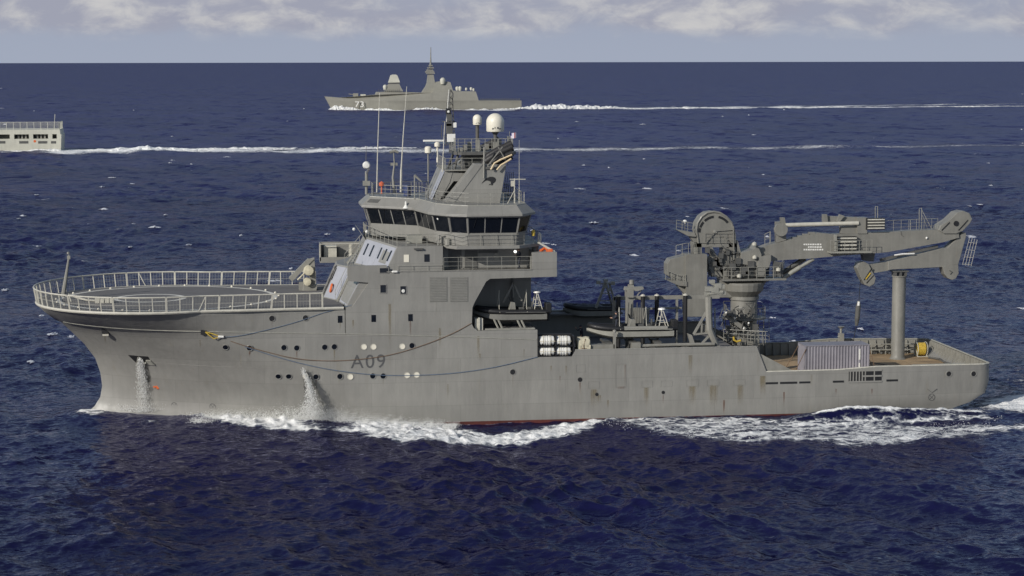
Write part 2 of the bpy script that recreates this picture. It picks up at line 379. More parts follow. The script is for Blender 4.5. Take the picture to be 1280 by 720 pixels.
    co = np.stack([X2, Y2, Z], -1).reshape(-1, 3).astype(np.float32); nr, nc = X.shape
    i = (np.arange(nr - 1)[:, None] * nc + np.arange(nc - 1)[None, :]).ravel()
    q = np.stack([i, i + 1, i + nc + 1, i + nc], -1).astype(np.int32)
    me = bpy.data.meshes.new('sea'); me.vertices.add(len(co)); me.vertices.foreach_set('co', co.ravel())
    me.loops.add(q.size); me.loops.foreach_set('vertex_index', q.ravel()); me.polygons.add(len(q))
    me.polygons.foreach_set('loop_start', np.arange(0, q.size, 4, dtype=np.int32)); me.polygons.foreach_set('loop_total', np.full(len(q), 4, np.int32))
    me.polygons.foreach_set('use_smooth', np.ones(len(q), bool)); me.update(); me.validate()
    at = me.attributes.new('foam', 'FLOAT', 'POINT'); at.data.foreach_set('value', foam.ravel().astype(np.float32))
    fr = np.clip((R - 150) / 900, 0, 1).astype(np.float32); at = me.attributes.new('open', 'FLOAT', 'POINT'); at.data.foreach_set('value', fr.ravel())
    return me
sea = bpy.data.objects.new('sea', sea_mesh()); COL.objects.link(sea); tag(sea, 'dark blue choppy sea with white wakes and small whitecaps', 'sea', kind='structure')

SEA_GLOSS = (.66, .40)
sm = bpy.data.materials.new('sea_water'); sm.use_nodes = True; t = NT(sm.node_tree); b = t.n['Principled BSDF']
geo = t.new('ShaderNodeNewGeometry'); pos = geo.outputs['Position']
fo = t.new('ShaderNodeAttribute', attribute_name='foam').outputs['Fac']; far = t.new('ShaderNodeAttribute', attribute_name='open').outputs['Fac']
# small ripples tilt the facets at every distance
def vec(op, a, b_=None, sc=None):
    n = t.new('ShaderNodeVectorMath', operation=op); t.put(n, 0, a)
    if b_ is not None: t.put(n, 1, b_)
    if sc is not None: t.put(n, 3, sc)
    return n.outputs[0]
r1 = t.noise(t.mapping(pos, (1.0, 2.1, 1), (0, 0, .30)), 1., 7, .70, .5, 1)
r2 = t.noise(t.mapping(pos, (.16, .42, 1), (0, 0, .25)), 1., 6, .66, .3, 1)
r3 = t.noise(t.mapping(pos, (.075, .03, 1), (0, 0, .15)), 1., 6, .66, .2, 1)
c5 = (.5, .5, .5)
tilt = vec('ADD', vec('SCALE', vec('SUBTRACT', r1, c5), sc=t.ramp(far, 0, .5, 1.15, .7)), vec('SCALE', vec('SUBTRACT', r2, c5), sc=t.ramp(far, 0, .6, .42, 1.15)))
tilt = vec('ADD', tilt, vec('SCALE', vec('SUBTRACT', r3, c5), sc=t.ramp(far, 0, 1, .15, 1.1)))
r0 = t.noise(t.mapping(pos, (2.6, 6.5, 1), (0, 0, .3)), 1., 4, .65, .3, 1)
tilt = vec('ADD', tilt, vec('SCALE', vec('SUBTRACT', r0, c5), sc=t.ramp(far, 0, .2, .75, .35)))
tilt = vec('MULTIPLY', tilt, (1, 1, 0))
nn = vec('NORMALIZE', vec('ADD', geo.outputs['Normal'], tilt))
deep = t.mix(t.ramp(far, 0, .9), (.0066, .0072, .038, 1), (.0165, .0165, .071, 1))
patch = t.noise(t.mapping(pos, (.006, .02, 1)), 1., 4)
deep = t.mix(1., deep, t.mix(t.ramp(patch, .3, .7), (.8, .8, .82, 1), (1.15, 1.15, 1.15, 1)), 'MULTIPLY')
# foam: lacy where it is thin, solid where it is thick
fp = t.mapping(pos, (.24, 1.0, .6)); n1 = t.noise(fp, 1., 8, .62, .9)
vo = t.new('ShaderNodeTexVoronoi', feature='DISTANCE_TO_EDGE'); wv = vec('ADD', t.mapping(pos, (.5, .9, 1)), vec('SCALE', t.noise(pos, .8, 4, .6, 0, 1), sc=1.6)); t.l.new(wv, vo.inputs['Vector']); vo.inputs['Scale'].default_value = 1.
lace = t.ramp(vo.outputs[0], 0, .22, 1, 0)
n2 = t.noise(pos, 3.2, 5, .7, .3)
pat = t.math('ADD', t.math('ADD', t.math('MULTIPLY', n1, .72), t.math('MULTIPLY', lace, .15)), t.math('MULTIPLY', n2, .26))
mask = t.ramp(t.math('ADD', pat, t.math('MULTIPLY', fo, .92)), .98, 1.26)
mask = t.math('MULTIPLY', mask, t.ramp(fo, .02, .2))
# scattered whitecaps on the open water
wc1 = t.noise(t.mapping(pos, (.045, .11, 1), loc=(3, 9, 0)), 1., 3, .5)
wc2 = t.noise(t.mapping(pos, (.22, .85, 1), loc=(1, 4, 0)), 1., 6, .68, .6)
caps = t.math('MULTIPLY', t.ramp(wc1, .57, .66), t.ramp(wc2, .615, .675)); caps = t.math('MULTIPLY', caps, t.ramp(far, .05, .2, .25, .85))
mask = t.math('MAXIMUM', mask, caps)
fcol = t.mix(mask, (.10, .14, .22, 1), (.86, .86, .84, 1)); colr = t.mix(mask, deep, fcol)
bpn = t.new('ShaderNodeBump'); bpn.inputs['Strength'].default_value = .8; bpn.inputs['Distance'].default_value = .22
t.l.new(t.math('MULTIPLY', t.math('ADD', n1, n2), mask), bpn.inputs['Height']); t.l.new(nn, bpn.inputs['Normal']); nrm_ = bpn.outputs[0]
t.n.remove(b); dif = t.new('ShaderNodeBsdfDiffuse'); glo = t.new('ShaderNodeBsdfGlossy'); mx = t.new('ShaderNodeMixShader'); fr_ = t.new('ShaderNodeFresnel')
t.l.new(colr, dif.inputs[0]); t.l.new(nrm_, dif.inputs['Normal']); t.l.new(nrm_, glo.inputs['Normal']); t.l.new(nrm_, fr_.inputs['Normal']); fr_.inputs['IOR'].default_value = 1.333
glo.inputs[0].default_value = (.82, .82, .95, 1); t.l.new(t.ramp(far, 0, 1, .06, .26), glo.inputs['Roughness'])
k_ = t.math('MULTIPLY', t.math('MINIMUM', fr_.outputs[0], .55), t.math('MULTIPLY', t.ramp(far, 0, .3, SEA_GLOSS[0], SEA_GLOSS[1]), t.ramp(mask, 0, .6, 1, .1)))
t.l.new(k_, mx.inputs[0]); t.l.new(dif.outputs[0], mx.inputs[1]); t.l.new(glo.outputs[0], mx.inputs[2]); t.l.new(mx.outputs[0], t.n['Material Output'].inputs['Surface'])
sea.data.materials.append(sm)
# whitecaps breaking on the crests of the open water
def whitecaps():
    g = np.random.default_rng(33); n_ = len(sea.data.vertices); co = np.empty(n_ * 3, np.float32); sea.data.vertices.foreach_get('co', co); co = co.reshape(-1, 3)
    dx, dy = co[:, 0] - CAM.x, co[:, 1] - CAM.y; R = np.hypot(dx, dy); a = np.arctan2(dx, dy) - PSI
    ok = (np.abs(a) < .33) & (R > 215) & (R < 2600) & ((np.abs(co[:, 1]) > 28) | (np.abs(co[:, 0]) > 62)); vs = []; fs = []
    idx = np.nonzero(ok)[0]; w_ = np.clip((R[idx] - 60) / 240., .05, 1) * np.exp(co[idx, 2] * np.where(R[idx] < 700, 3.2, 0)); pick = g.choice(idx, 150, replace=False, p=w_ / w_.sum())
    for q in pick:
        c = co[q]; L = (.5 + 2.0 * g.random() ** 3) * (1 + min(1.4, R[q] / 1100)); hgt = (.06 + .12 * g.random()) * (1 + min(1.6, R[q] / 800)); th = g.normal() * .35; m_ = 9; b0 = len(vs); ph = g.random() * 6
        for i in range(m_):
            s_ = (i / (m_ - 1) - .5) * L; en = math.sin(math.pi * (i + .3) / (m_ - .4)); px0, py0 = c[0] + s_ * math.cos(th), c[1] + s_ * math.sin(th) + .25 * math.sin(ph + s_ * 2.)
            for f, zz, yy in ((0, -.06, -.55), (.4, .5, -.25), (1, 1., .0), (.5, .35, .4), (0, -.08, 1.1)): vs.append((px0 + g.normal() * .06, py0 + yy * (.5 + en) * (.6 + .8 * g.random()), c[2] + hgt * zz * en * (.4 + 1.1 * g.random()) + .02))
        for i in range(m_ - 1):
            for k in range(4):
                if g.random() < .86: fs.append((b0 + i * 5 + k, b0 + (i + 1) * 5 + k, b0 + (i + 1) * 5 + k + 1, b0 + i * 5 + k + 1))
    m = bpy.data.materials.new('whitecap_foam'); m.use_nodes = True; p = m.node_tree.nodes['Principled BSDF']; p.inputs['Base Color'].default_value = (.52, .53, .56, 1); p.inputs['Roughness'].default_value = .8
    tag(MB().add(vs, fs).build('whitecaps', m, None, recalc=False), 'small white breaking crests scattered over the open sea', 'whitecaps', kind='stuff')
whitecaps()
# ================================================================ THE GREY SUPPORT SHIP
ship = empty('support_ship', (0, 0, 0), 'large grey navy support ship with round forward helicopter deck and big folding deck crane', 'ship')
def ip(x, xs, ys): return float(np.interp(x, xs, ys))
def x_stem(z): return ip(z, [-3, -1, .3, .9, 1.4, 2.45, 3.88, 5.54, 6.77, 8.81, 10.03, 10.6], [-38.0, -38.8, -38.4, -37.7, -37.1, -36.62, -36.67, -37.2, -38.1, -40.1, -41.0, -41.9])
def deck_hb(x):
    c = math.sqrt(max(0, 10.5 ** 2 - (x + 31.6) ** 2)) if x < -21.1 else 0
    if x < -28: return c
    return max(c, ip(x, [-28, -24, -17, -10], [9.85, 9.5, 9.03, 9.0])) if x < -28 else max(ip(x, [-28, -24, -17, -10], [9.9, 9.5, 9.03, 9.0]), 0) if x > -27 else max(c, 9.9)
def hb(x, z):
    zz = min(z, 8.8); L = ip(zz, [-3, 0, 3, 5.5, 8.8], [34, 31, 25, 20, 15]); e = ip(zz, [-3, 0, 3, 5.5, 8.8], [1.15, 1.05, .9, .78, .62])
    q = (x - x_stem(zz)) / L
    if q <= 0: base = 0.
    else: base = 9 * math.sin(math.pi / 2 * min(1, q)) ** e
    if x > 34: base = min(base, ip(x, [34, 41.2], [9, 8.6]))
    if x > 41.1: base -= 1.1 * (1 - math.sqrt(max(0, 1 - min(1, (x - 41.1) / 1.2) ** 2)))
    if z > 8.8:
        f = min(1, (z - 8.8) / 1.75) ** .8
        if x < -17: base = base + (deck_hb(x) - .12 - base) * f
    if z < 1.2 and x > 25:                              # bilge lifting towards the stern
        base *= 1 - .06 * (1.2 - z) * min(1, (x - 25) / 8)
    return max(base, 0.)
def z_top(x): return ip(x, [-43, -15.51, -15.5, 1.09, 1.1, 4.1, 4.4, 20.5, 21.4, 27.9, 29.5, 31.5, 43], [10.6, 10.6, 8.5, 8.5, 6.1, 6.1, 6.62, 6.62, 4.36, 4.40, 4.5, 4.62, 4.55])
ZL = [-2.6, -1.2, 0., .6, 1.2, 2, 3, 4.2, 5.5, 6.8, 8, 8.8, 9.05, 9.4, 9.8, 10.2, 10.6]
NX = [-42.0 + q for q in (0, .12, .3, .6, 1, 1.5, 2.1, 3, 4, 5.2, 6.5, 8, 9.5, 11, 12.5, 14, 15.5, 17, 18.5, 20, 21.5, 23, 24.5, 26.2)] + [-15.51, -15.5, -13, -10, -7, -4, -1, 1.09, 1.1, 2.6, 4.1, 4.4, 8, 12, 16, 20.5, 20.95, 21.4, 24, 27.9, 29.5, 31.5, 34, 36.5, 38.5, 40, 41.1, 41.6, 42.0, 42.2, 42.3]
def bow_shear(xn, z):
    x = xn + (x_stem(z) + 42.) * max(0, 1 - (xn + 42.) / 24) ** 1.0 if xn < -18 else xn
    if xn > 37 and z < 3.2:
        xe = ip(z, [-2.6, 0, .9, 1.4, 2.0, 2.9, 3.2], [33, 37, 39.2, 40.9, 41.7, 42.2, 42.3]); x = 37 + (xn - 37) * (xe - 37) / 5.3
    return x
def hull_side(sgn, top=lambda x: z_top(x)):
    g = []
    for xn in NX:
        row = []
        for z in ZL:
            zz = min(z, top(xn)); x = bow_shear(xn, zz)
            row.append((x, sgn * hb(x, zz), zz))
        g.append(row)
    return g
def z_top_far(x): return ip(x, [-43, -15.51, -15.5, 1.09, 1.1, 11.5, 11.8, 20.5, 21.4, 28, 32.4, 43], [10.6, 10.6, 8.5, 8.5, 8.0, 8.0, 6.6, 6.6, 4.36, 4.38, 4.65, 4.55])
h = MB(); gp = hull_side(-1); gs = hull_side(1, z_top_far); n = len(ZL)
for g in (gp, gs):
    h.add([p for r in g for p in r], [(i * n + k, (i + 1) * n + k, (i + 1) * n + k + 1, i * n + k + 1) for i in range(len(NX) - 1) for k in range(n - 1)])
tr = gp[-1] + gs[-1][::-1]
h.add(tr, [tuple(range(len(tr)))])
for k in range(n - 1): pass
bot = [(gp[i][0], gs[i][0]) for i in range(len(NX))]
h.add([q for pr in bot for q in pr], [(2 * i, 2 * i + 1, 2 * i + 3, 2 * i + 2) for i in range(len(NX) - 1)])
hull = MB.build(h, 'hull', [paint, redlead], ship, recalc=True)
bm = bmesh.new(); bm.from_mesh(hull.data); bmesh.ops.remove_doubles(bm, verts=bm.verts, dist=.0005)
bmesh.ops.dissolve_degenerate(bm, edges=bm.edges, dist=.0005); bmesh.ops.recalc_face_normals(bm, faces=bm.faces)
for f in bm.faces:
    f.material_index = 1 if f.calc_center_median().z < .6 else 0; f.smooth = True
bm.to_mesh(hull.data); bm.free(); hull.data.set_sharp_from_angle(angle=math.radians(28))
def on_hull(u, v):                                      # where the ray through a photo pixel meets the port side
    y = -9.
    for _ in range(25):
        x, z = P(u, v, y); y = y * .4 - hb(x, z) * .6
    x, z = P(u, v, y); y = -hb(x, z); e = .15
    nx = (hb(x + e, z) - hb(x - e, z)) / (2 * e); nz = (hb(x, z + e) - hb(x, z - e)) / (2 * e)
    return Vector((x, y, z)), Vector((-nx, -1, -nz)).normalized()
# ---------------------------------------------------------------- hull fittings
def disc_on(nm, u, v, r, mat, parent, th=.02, rim=None, rr=.03, n=18):
    c, nr = on_hull(u, v); a = nr.cross(Vector((0, 0, 1))).normalized(); b_ = nr.cross(a)
    m = MB(); m.prism([c + nr * .004 + (a * math.cos(k) + b_ * math.sin(k)) * r for k in [2 * math.pi * i / n for i in range(n)]], nr * th)
    o = m.build(nm, mat, parent)
    if rim:
        k = MB(); k.tube([c + nr * .02 + (a * math.cos(q) + b_ * math.sin(q)) * (r + rr * .6) for q in [2 * math.pi * i / n for i in range(n)]], rr, 5, closed=True); k.build('rim', rim, o, smooth=True)
    return o
for u, v in ((282, 434), (312, 435), (355, 434.5), (371, 435), (406, 434), (418, 433.5), (515, 432), (348, 470.5), (361, 470.5), (395, 471), (425, 470.5), (466, 470), (479, 470)):
    disc_on('porthole', u, v, .235, glass, hull, rim=paint)
for u, v in ((455, 433.5), (467, 433.5), (503, 433), (382, 470), (438, 471), (509, 469), (521, 468.5)):
    o = disc_on('porthole', u, v, .22, cream, hull, rim=railm); o['label'] = 'porthole with its pale deadlight cover closed'
for u, v, r in ((340, 398, .24), (382, 397.5, .24), (641, 465, .24), (725, 474.5, .20), (746, 493, .15), (829, 490.5, .15)):
    disc_on('scupper_opening', u, v, r, black, hull, rim=paint if r > .2 else None)
for u, v in ((425, 399), (467, 398), (513, 397)):
    c, nr = on_hull(u, v); MB().box((c.x - .19, -9.025, c.z - .30), (c.x + .19, -8.99, c.z + .30)).build('side_window', glass, hull)
for u, v in ((1186, 467), (1217, 467)):
    o = disc_on('fairlead', u, v + 0.3, .23, black, hull, rim=paint, rr=.045); o['label'] = 'oval mooring fairlead near the stern'
# hull number
def text(txt, size, loc, rot, mat, nm, parent, depth=.006, sx=1., sp=1.):
    cu = bpy.data.curves.new(nm, 'FONT'); cu.body = txt; cu.size = size; cu.extrude = depth; cu.space_character = sp; cu.align_x = 'LEFT'
    tmp = bpy.data.objects.new(nm, cu); COL.objects.link(tmp); dg = bpy.context.evaluated_depsgraph_get(); me = bpy.data.meshes.new_from_object(tmp.evaluated_get(dg))
    bpy.data.objects.remove(tmp); o = bpy.data.objects.new(nm, me); COL.objects.link(o); o.data.materials.clear(); o.data.materials.append(mat)
    o.location = loc; o.rotation_euler = rot; o.scale = (sx, 1, 1); o.parent = parent; return o
x0, z0 = P(438.5, 460.3, -9.02); x1, z1 = P(491, 443.2, -9.02)
text('A09', 1.66, (x0, -9.012, z0), (math.pi / 2, 0, 0), letter, 'hull_number', hull, sx=.99, sp=1.16)
# knuckle ledge and faint weld lines that run along the shell
def along(z_of, xa, xb, r, nm, mat, off=.0):
    pts = []
    for i in range(46):
        x = xa + (xb - xa) * i / 45; z = z_of(x); pts.append((x, -hb(x, z) - off, z))
    MB().tube(pts, r, 6).build(nm, mat, hull)
along(lambda x: ip(x, [-40, -34.4, -27.7, -14.9, -6.7, 1], [9.15, 8.98, 8.85, 8.42, 8.05, 7.63]), -39.6, 1, .045, 'knuckle_ledge', railg)
along(lambda x: ip(x, [-37, -27, -12], [5.75, 5.6, 5.5]), -36, -21, .012, 'weld_seam', paint)
# rust runs, overboard doors, sea-chest frames
def panel(px0, py0, px1, py1, nm, fr=.025):
    a = P(px0, py0, -9.); b_ = P(px1, py1, -9.); m = MB()
    for (p, q) in (((a[0], a[1]), (b_[0], a[1])), ((b_[0], a[1]), (b_[0], b_[1])), ((b_[0], b_[1]), (a[0], b_[1])), ((a[0], b_[1]), (a[0], a[1]))):
        m.bar((p[0], -9.005, p[1]), (q[0], -9.005, q[1]), fr)
    return m.build(nm, paint, hull)
def run(px0, py0, px1, py1, mat, nm='rust_streak'):
    a = P(px0, py0, -9.006); b_ = P(px1, py1, -9.006); m = MB(); m.add([(a[0], -9.006, a[1]), (b_[0], -9.006, a[1]), (b_[0], -9.006, b_[1]), (a[0], -9.006, b_[1])], [(0, 1, 2, 3)]); return m.build(nm, mat, hull, recalc=False)
o = panel(769.5, 455, 782, 484, 'side_door', .03)
run(780.5, 456, 782.5, 485, rustd); run(769, 483.6, 782.8, 486, rustd)
for a in ((735, 477, 749, 485), (802, 476, 815, 484), (826, 476, 840, 483), (858, 475, 873, 482.5), (884, 475, 898.5, 482), (917, 474.5, 931, 481.5), (720, 456, 731, 465)): panel(*a, 'sea_chest_frame')
for a in ((737, 487, 748, 512), (804, 484, 812, 508), (860, 483, 871, 508), (885, 481.5, 898, 511), (921, 481, 930, 508), (688, 457, 690, 466), (706, 457, 709, 470), (949, 470, 958, 500), (1013, 468, 1016, 484), (746, 494, 752, 506), (485, 380, 490, 440), (300, 444, 302, 462), (440, 400, 443, 412), (548, 410, 552, 440), (860, 444, 866, 470), (596, 420, 600, 450)): run(*a, rust)
random.seed(21)
for a in [(312, 438), (371, 438), (418, 437), (479, 474), (395, 475), (425, 403), (513, 401), (641, 469), (725, 478), (829, 494), (600, 442), (655, 436), (700, 470), (760, 500), (905, 500), (980, 490), (1045, 486), (1090, 486), (250, 425), (131, 420), (340, 402), (560, 480)]:
    u, v = a; c_, n_ = on_hull(u, v); l_ = random.uniform(.5, 1.5); w_ = random.uniform(.04, .10)
    q_ = [Vector((c_.x + s * w_, -hb(c_.x + s * w_, c_.z - t_) - .012, c_.z - t_)) for s, t_ in ((-1, l_), (1, l_), (1, 0), (-1, 0))]
    MB().add(q_, [(0, 1, 2, 3)]).build('rust_streak', rust if random.random() < .6 else rustd, hull, recalc=False)
# slots of the aft freeing ports and the open grille
m = MB()
for px0, px1, y in ((957, 972.5, 479), (975, 996.5, 478.5), (999, 1013, 478), (1041, 1055, 477), (1108, 1122.5, 475.5)):
    a = P(px0, y - 1.1, -9.); b_ = P(px1, y + 1.1, -9.); hy = -hb(a[0], a[1]) - .012; m = MB(); m.box((a[0], hy, b_[1]), (b_[0], hy + .04, a[1])); m.build('freeing_port', black, hull)
a = P(1061, 463.5, -9.); b_ = P(1102, 476.5, -9.)
gr = MB(); hy = -hb(a[0], a[1]) - .012; gr.box((a[0], hy, b_[1]), (b_[0], hy + .05, a[1])); grille = gr.build('side_grille', black, hull)
gf = MB()
for i in range(11):
    if i in (6, 7, 9, 10): continue
    x = a[0] + (b_[0] - a[0]) * (i + .5) / 11; gf.box((x - .05, hy - .05, b_[1]), (x + .05, hy, a[1]))
for z in (a[1], b_[1], (a[1] + b_[1]) / 2): gf.box((a[0] + (0 if z != (a[1] + b_[1]) / 2 else 1.3), hy - .06, z - .07), (b_[0], hy - .012, z + .07))
gf.build('grille_bars', paint, grille)
# bow thruster circles, draught marks and load mark, painted on thin
def ring_mark(u, v, r, cross=True):
    c, nr = on_hull(u, v); a = nr.cross(Vector((0, 0, 1))).normalized(); b_ = nr.cross(a); m = MB(); c = c + nr * .012
    m.tube([c + (a * math.cos(q) + b_ * math.sin(q)) * r for q in [math.pi * i / 10 for i in range(20)]], .025, 4, closed=True)
    if cross:
        for s in (1, -1): m.bar(c + (a + b_ * s) * r * .7, c - (a + b_ * s) * r * .7, .02)
    return m.build('thruster_mark', letter, hull)
run(171, 453, 186, 512, M('wet_steel', (.10, .10, .09), .15, var=.2), 'wet_stain') if False else None
ring_mark(218, 507, .28); ring_mark(266, 508.5, .28); ring_mark(1164.5, 496.5, .30)
c, nr = on_hull(1165, 490); m = MB(); m.bar(c + Vector((-.45, -.02, .28)), c + Vector((0, -.02, -.05)), .022); m.bar(c + Vector((.45, -.02, .28)), c + Vector((0, -.02, -.05)), .022); m.build('draught_mark', letter, hull)
c, nr = on_hull(197, 483.5); m = MB(); m.box((c.x - .38, c.y - .03, c.z - .06), (c.x + .38, c.y + .2, c.z + .06)); m.box((c.x - .1, c.y - .04, c.z - .2), (c.x + .1, c.y + .2, c.z + .2)); o = m.build('hull_mark', orange, hull); o['label'] = 'small orange marking by the anchor pocket'
# anchor pocket: a dark recess with the anchor housed in it and the two chute lips
c, nr = on_hull(175.5, 449); a_ = nr.cross(Vector((0, 0, 1))).normalized(); a_ = -a_ if a_.x < 0 else a_; b_ = a_.cross(nr); b_ = b_ if b_.z > 0 else -b_
A = lambda s, q, o_=0.: c + a_ * s + b_ * q + nr * o_
pk = MB().prism([A(-1.08, .42), A(1.0, .42), A(1.05, -.28), A(-.62, -.55), A(-.85, -.1)], nr * .03).build('anchor_pocket', black, hull)
m = MB(); m.prism([A(-.72, -.66), A(-.12, .28), A(.02, .34), A(.1, -.5)], nr * .16); m.prism([A(.5, -.5), A(.62, .0), A(1.12, .02), A(1.35, -.55)], nr * .12); m.tube([A(.1, .2, .1), A(.3, -.3, .16), A(.62, -.25, .14)], .12, 8); m.build('anchor', railg, pk)
c2, n2 = on_hull(131, 412.5); m = MB().box((c2.x - .26, c2.y - .06, c2.z - .32), (c2.x + .26, c2.y + .3, c2.z + .3)); fl = m.build('mooring_port', black, hull); MB().box((c2.x - .2, c2.y - .16, c2.z - .5), (c2.x + .32, c2.y + .2, c2.z - .34)).build('roller', railm, fl)
c3, n3 = on_hull(255, 414); m = MB().box((c3.x - .28, c3.y - .05, c3.z - .30), (c3.x + .28, c3.y + .3, c3.z + .42)); fl = m.build('mooring_port', black, hull); MB().box((c3.x + .3, c3.y - .07, c3.z - .4), (c3.x + .36, c3.y + .2, c3.z + .5)).build('port_frame', paint, fl)

# ---------------------------------------------------------------- helicopter deck
HZ = 10.62
edge = []
for i in range(41):
    t_ = math.radians(-112 + i * (224 / 40)); 
    edge.append((-31.6 - 10.5 * math.cos(t_), 10.5 * math.sin(t_)))
edge = [(-15.6, -9.04), (-20.5, -9.25), (-24.2, -9.6)] + [p for p in edge] + [(-24.2, 9.6), (-20.5, 9.25), (-15.6, 9.04)]
edge = [p for i, p in enumerate(edge) if i == 0 or math.hypot(p[0] - edge[i - 1][0], p[1] - edge[i - 1][1]) > .2]
heli = MB().flat(edge, HZ - .02, HZ + .14).build('helicopter_deck', deckm, ship)
g = MB(); g.tube([(x, y, HZ + .05) for x, y in edge], .13, 6); g.build('deck_edge_gutter', railm, heli)
def ringmesh(cx, cy, r0, r1, z, n=96, a0=0, a1=2 * math.pi, sy=1.):
    m = MB(); vs = []; fs = []
    for i in range(n + 1):
        t_ = a0 + (a1 - a0) * i / n
        for r in (r0, r1): vs.append((cx + r * math.cos(t_), cy + r * math.sin(t_) * sy, z))
    for i in range(n): fs.append((2 * i, 2 * i + 1, 2 * i + 3, 2 * i + 2))
    return m.add(vs, fs)
mark = M('deck_marking', (.62, .60, .53), .7, var=.08, scale=1.5, dirt=((.2, .19, .18), .5))
ringmesh(-30.7, 0, 9.25, 9.65, HZ + .146).build('perimeter_line', mark, heli)
ringmesh(-32.3, 0, 2.78, 3.22, HZ + .146).build('landing_circle', mark, heli)
for k in range(26):
    t_ = 2 * math.pi * k / 26; MB().lathe([(.1, 0), (.1, .1), (.0, .16)], (-30.7 + 9.75 * math.cos(t_), 9.75 * math.sin(t_), HZ + .15), 8).build('deck_light', cream, heli)
# outward leaning rails all round, in bays of their own
cum = [0]
for i in range(1, len(edge)): cum.append(cum[-1] + math.hypot(edge[i][0] - edge[i - 1][0], edge[i][1] - edge[i - 1][1]))
def at_edge(s):
    x = np.interp(s, cum, [p[0] for p in edge]); y = np.interp(s, cum, [p[1] for p in edge]); return float(x), float(y)
tot = cum[-1]; nb = 14
for k in range(nb):
    m = MB(); s0 = 1.75 + (tot - 3.5) * k / nb + .04; s1 = 1.75 + (tot - 3.5) * (k + 1) / nb - .04; pts = []; top = []; n_ = 9
    for i in range(n_):
        x, y = at_edge(s0 + (s1 - s0) * i / (n_ - 1)); ln = math.hypot(x + 30, y); pts.append(Vector((x, y, HZ + .06))); top.append(Vector((x + (x + 30) / ln * .22, y + y / ln * .22, HZ + 1.38)))
        if abs(y) > 8.9 and x > -21: top[-1] = Vector((x, y * 1.012, HZ + 1.38))
    m.tube(top, .068, 6); m.tube([p.lerp(q, .5) for p, q in zip(pts, top)], .012, 4); m.tube([p.lerp(q, .02) for p, q in zip(pts, top)], .04, 5)
    for i in range(0, n_, 2): m.bar(pts[i], top[i], .062)
    nt = MB()
    for q in range(1, 9): nt.tube([p.lerp(t_, q / 9) for p, t_ in zip(pts, top)], .009, 3)
    for i in range(n_ - 1):
        for f_ in (0, .5): nt.bar(pts[i].lerp(pts[i + 1], f_), top[i].lerp(top[i + 1], f_), .009)
    nt.build('safety_net', railg, heli)
    if k in (0, nb - 1): e_ = 0 if k == 0 else -1; m.tube([pts[e_], top[e_]], .08, 5)
    if k % 4 == 2: m.bar(pts[2].lerp(pts[4], .55), top[2], .05)
    m.build('deck_railing', railm, heli)
# jackstaff on the bow
m = MB(); x, z = P(80, 364, 0); xt, zt = P(86, 316, 0); m.tube([(x - .1, 0, z - .5), (xt, 0, zt - .4)], [.22, .09], 8); m.tube([(xt, 0, zt - .4), (xt, 0, zt)], .04, 6); m.box((xt - .16, -.1, zt - .55), (xt + .12, .1, zt - .25)); m.lathe([(.12, 0), (.12, .15), (0, .2)], (xt - .05, 0, zt - .1), 8); m.build('jackstaff', gear, ship)
# low fittings on the deck nose
m = MB(); m.tube([(-39, -1.6, HZ + .14), (-39.2, -1.6, HZ + .8), (-38.6, -1.6, HZ + .5), (-37.6, -2.2, HZ + .3), (-36, -2.4, HZ + .2)], .09, 7); m.build('deck_pipe', railm, heli)
m = MB(); x, y = Pz(130, 377.5, HZ + .2); 
for k in range(4): m.box((x - .75 + k * .42, y - .3, HZ + .14), (x - .4 + k * .42, y + .3, HZ + .62 - .1 * (k % 2)))
m.build('tie_down_rack', railm, heli)
# folded davit standing on the starboard edge of the deck
dv = MB(); x, z = P(362, 349, 4.5)
dv.prism([(P(361, 347, 4.5)[0], 4.2, P(361, 347, 4.5)[1]), (P(385, 323, 4.5)[0], 4.2, P(385, 323, 4.5)[1]), (P(392, 324, 4.5)[0], 4.2, P(392, 324, 4.5)[1]), (P(365, 352, 4.5)[0], 4.2, P(365, 352, 4.5)[1])], (0, .7, 0))
dv.px([(386, 324), (393, 322), (395, 350), (392, 362), (388, 362)], 4.3, .5); dv.px([(380, 352), (397, 357), (395, 366), (378, 366)], 4.0, 1.2)
davit = dv.build('folding_davit', gear, ship, bevel=.03)
m = MB(); q = P(386, 338, 4.0); m.lathe([(.0, -.4), (.42, -.35), (.5, 0), (.42, .35), (0, .4)], (q[0], 4.0, q[1]), 12, 'y'); q = P(384, 352, 3.8); m.lathe([(.0, -.3), (.36, -.25), (.36, .25), (0, .3)], (q[0], 3.8, q[1]), 12, 'y'); m.tube([P(372, 350, 4)[0:1] + (4.,) + P(372, 350, 4)[1:], P(380, 342, 4)[0:1] + (4.,) + P(380, 342, 4)[1:]], .08); m.build('davit_winch', canv, davit)
m = MB(); q = P(378, 362, 4.); m.box((q[0] - .3, 4.2, HZ + .1), (q[0] + .9, 5.3, HZ + .9)); m.build('davit_base', gear, davit)

# ---------------------------------------------------------------- deckhouse
Y0 = -9.
sp_ = [(-14.86, 10.78), (-14.3, 11.6), (-13.45, 12.8), (-15.22, 12.98), (-15.22, 14.28), (-11.9, 14.28), (-11.9, 13.74), (2.8, 13.74), (2.8, 13.08), (-3.0, 12.98), (-3.35, 12.75), (-4.35, 10.98), (-4.55, 10.5), (-4.6, 9.1), (-4.45, 8.75), (-4.12, 8.52), (-4.12, 8.5), (-15.45, 8.5), (-15.45, 10.78)]
house = MB(); house.plate(sp_, Y0, Y0 + .25)
house.plate([(x, z) for x, z in sp_ if True], 8.75, 9.0)
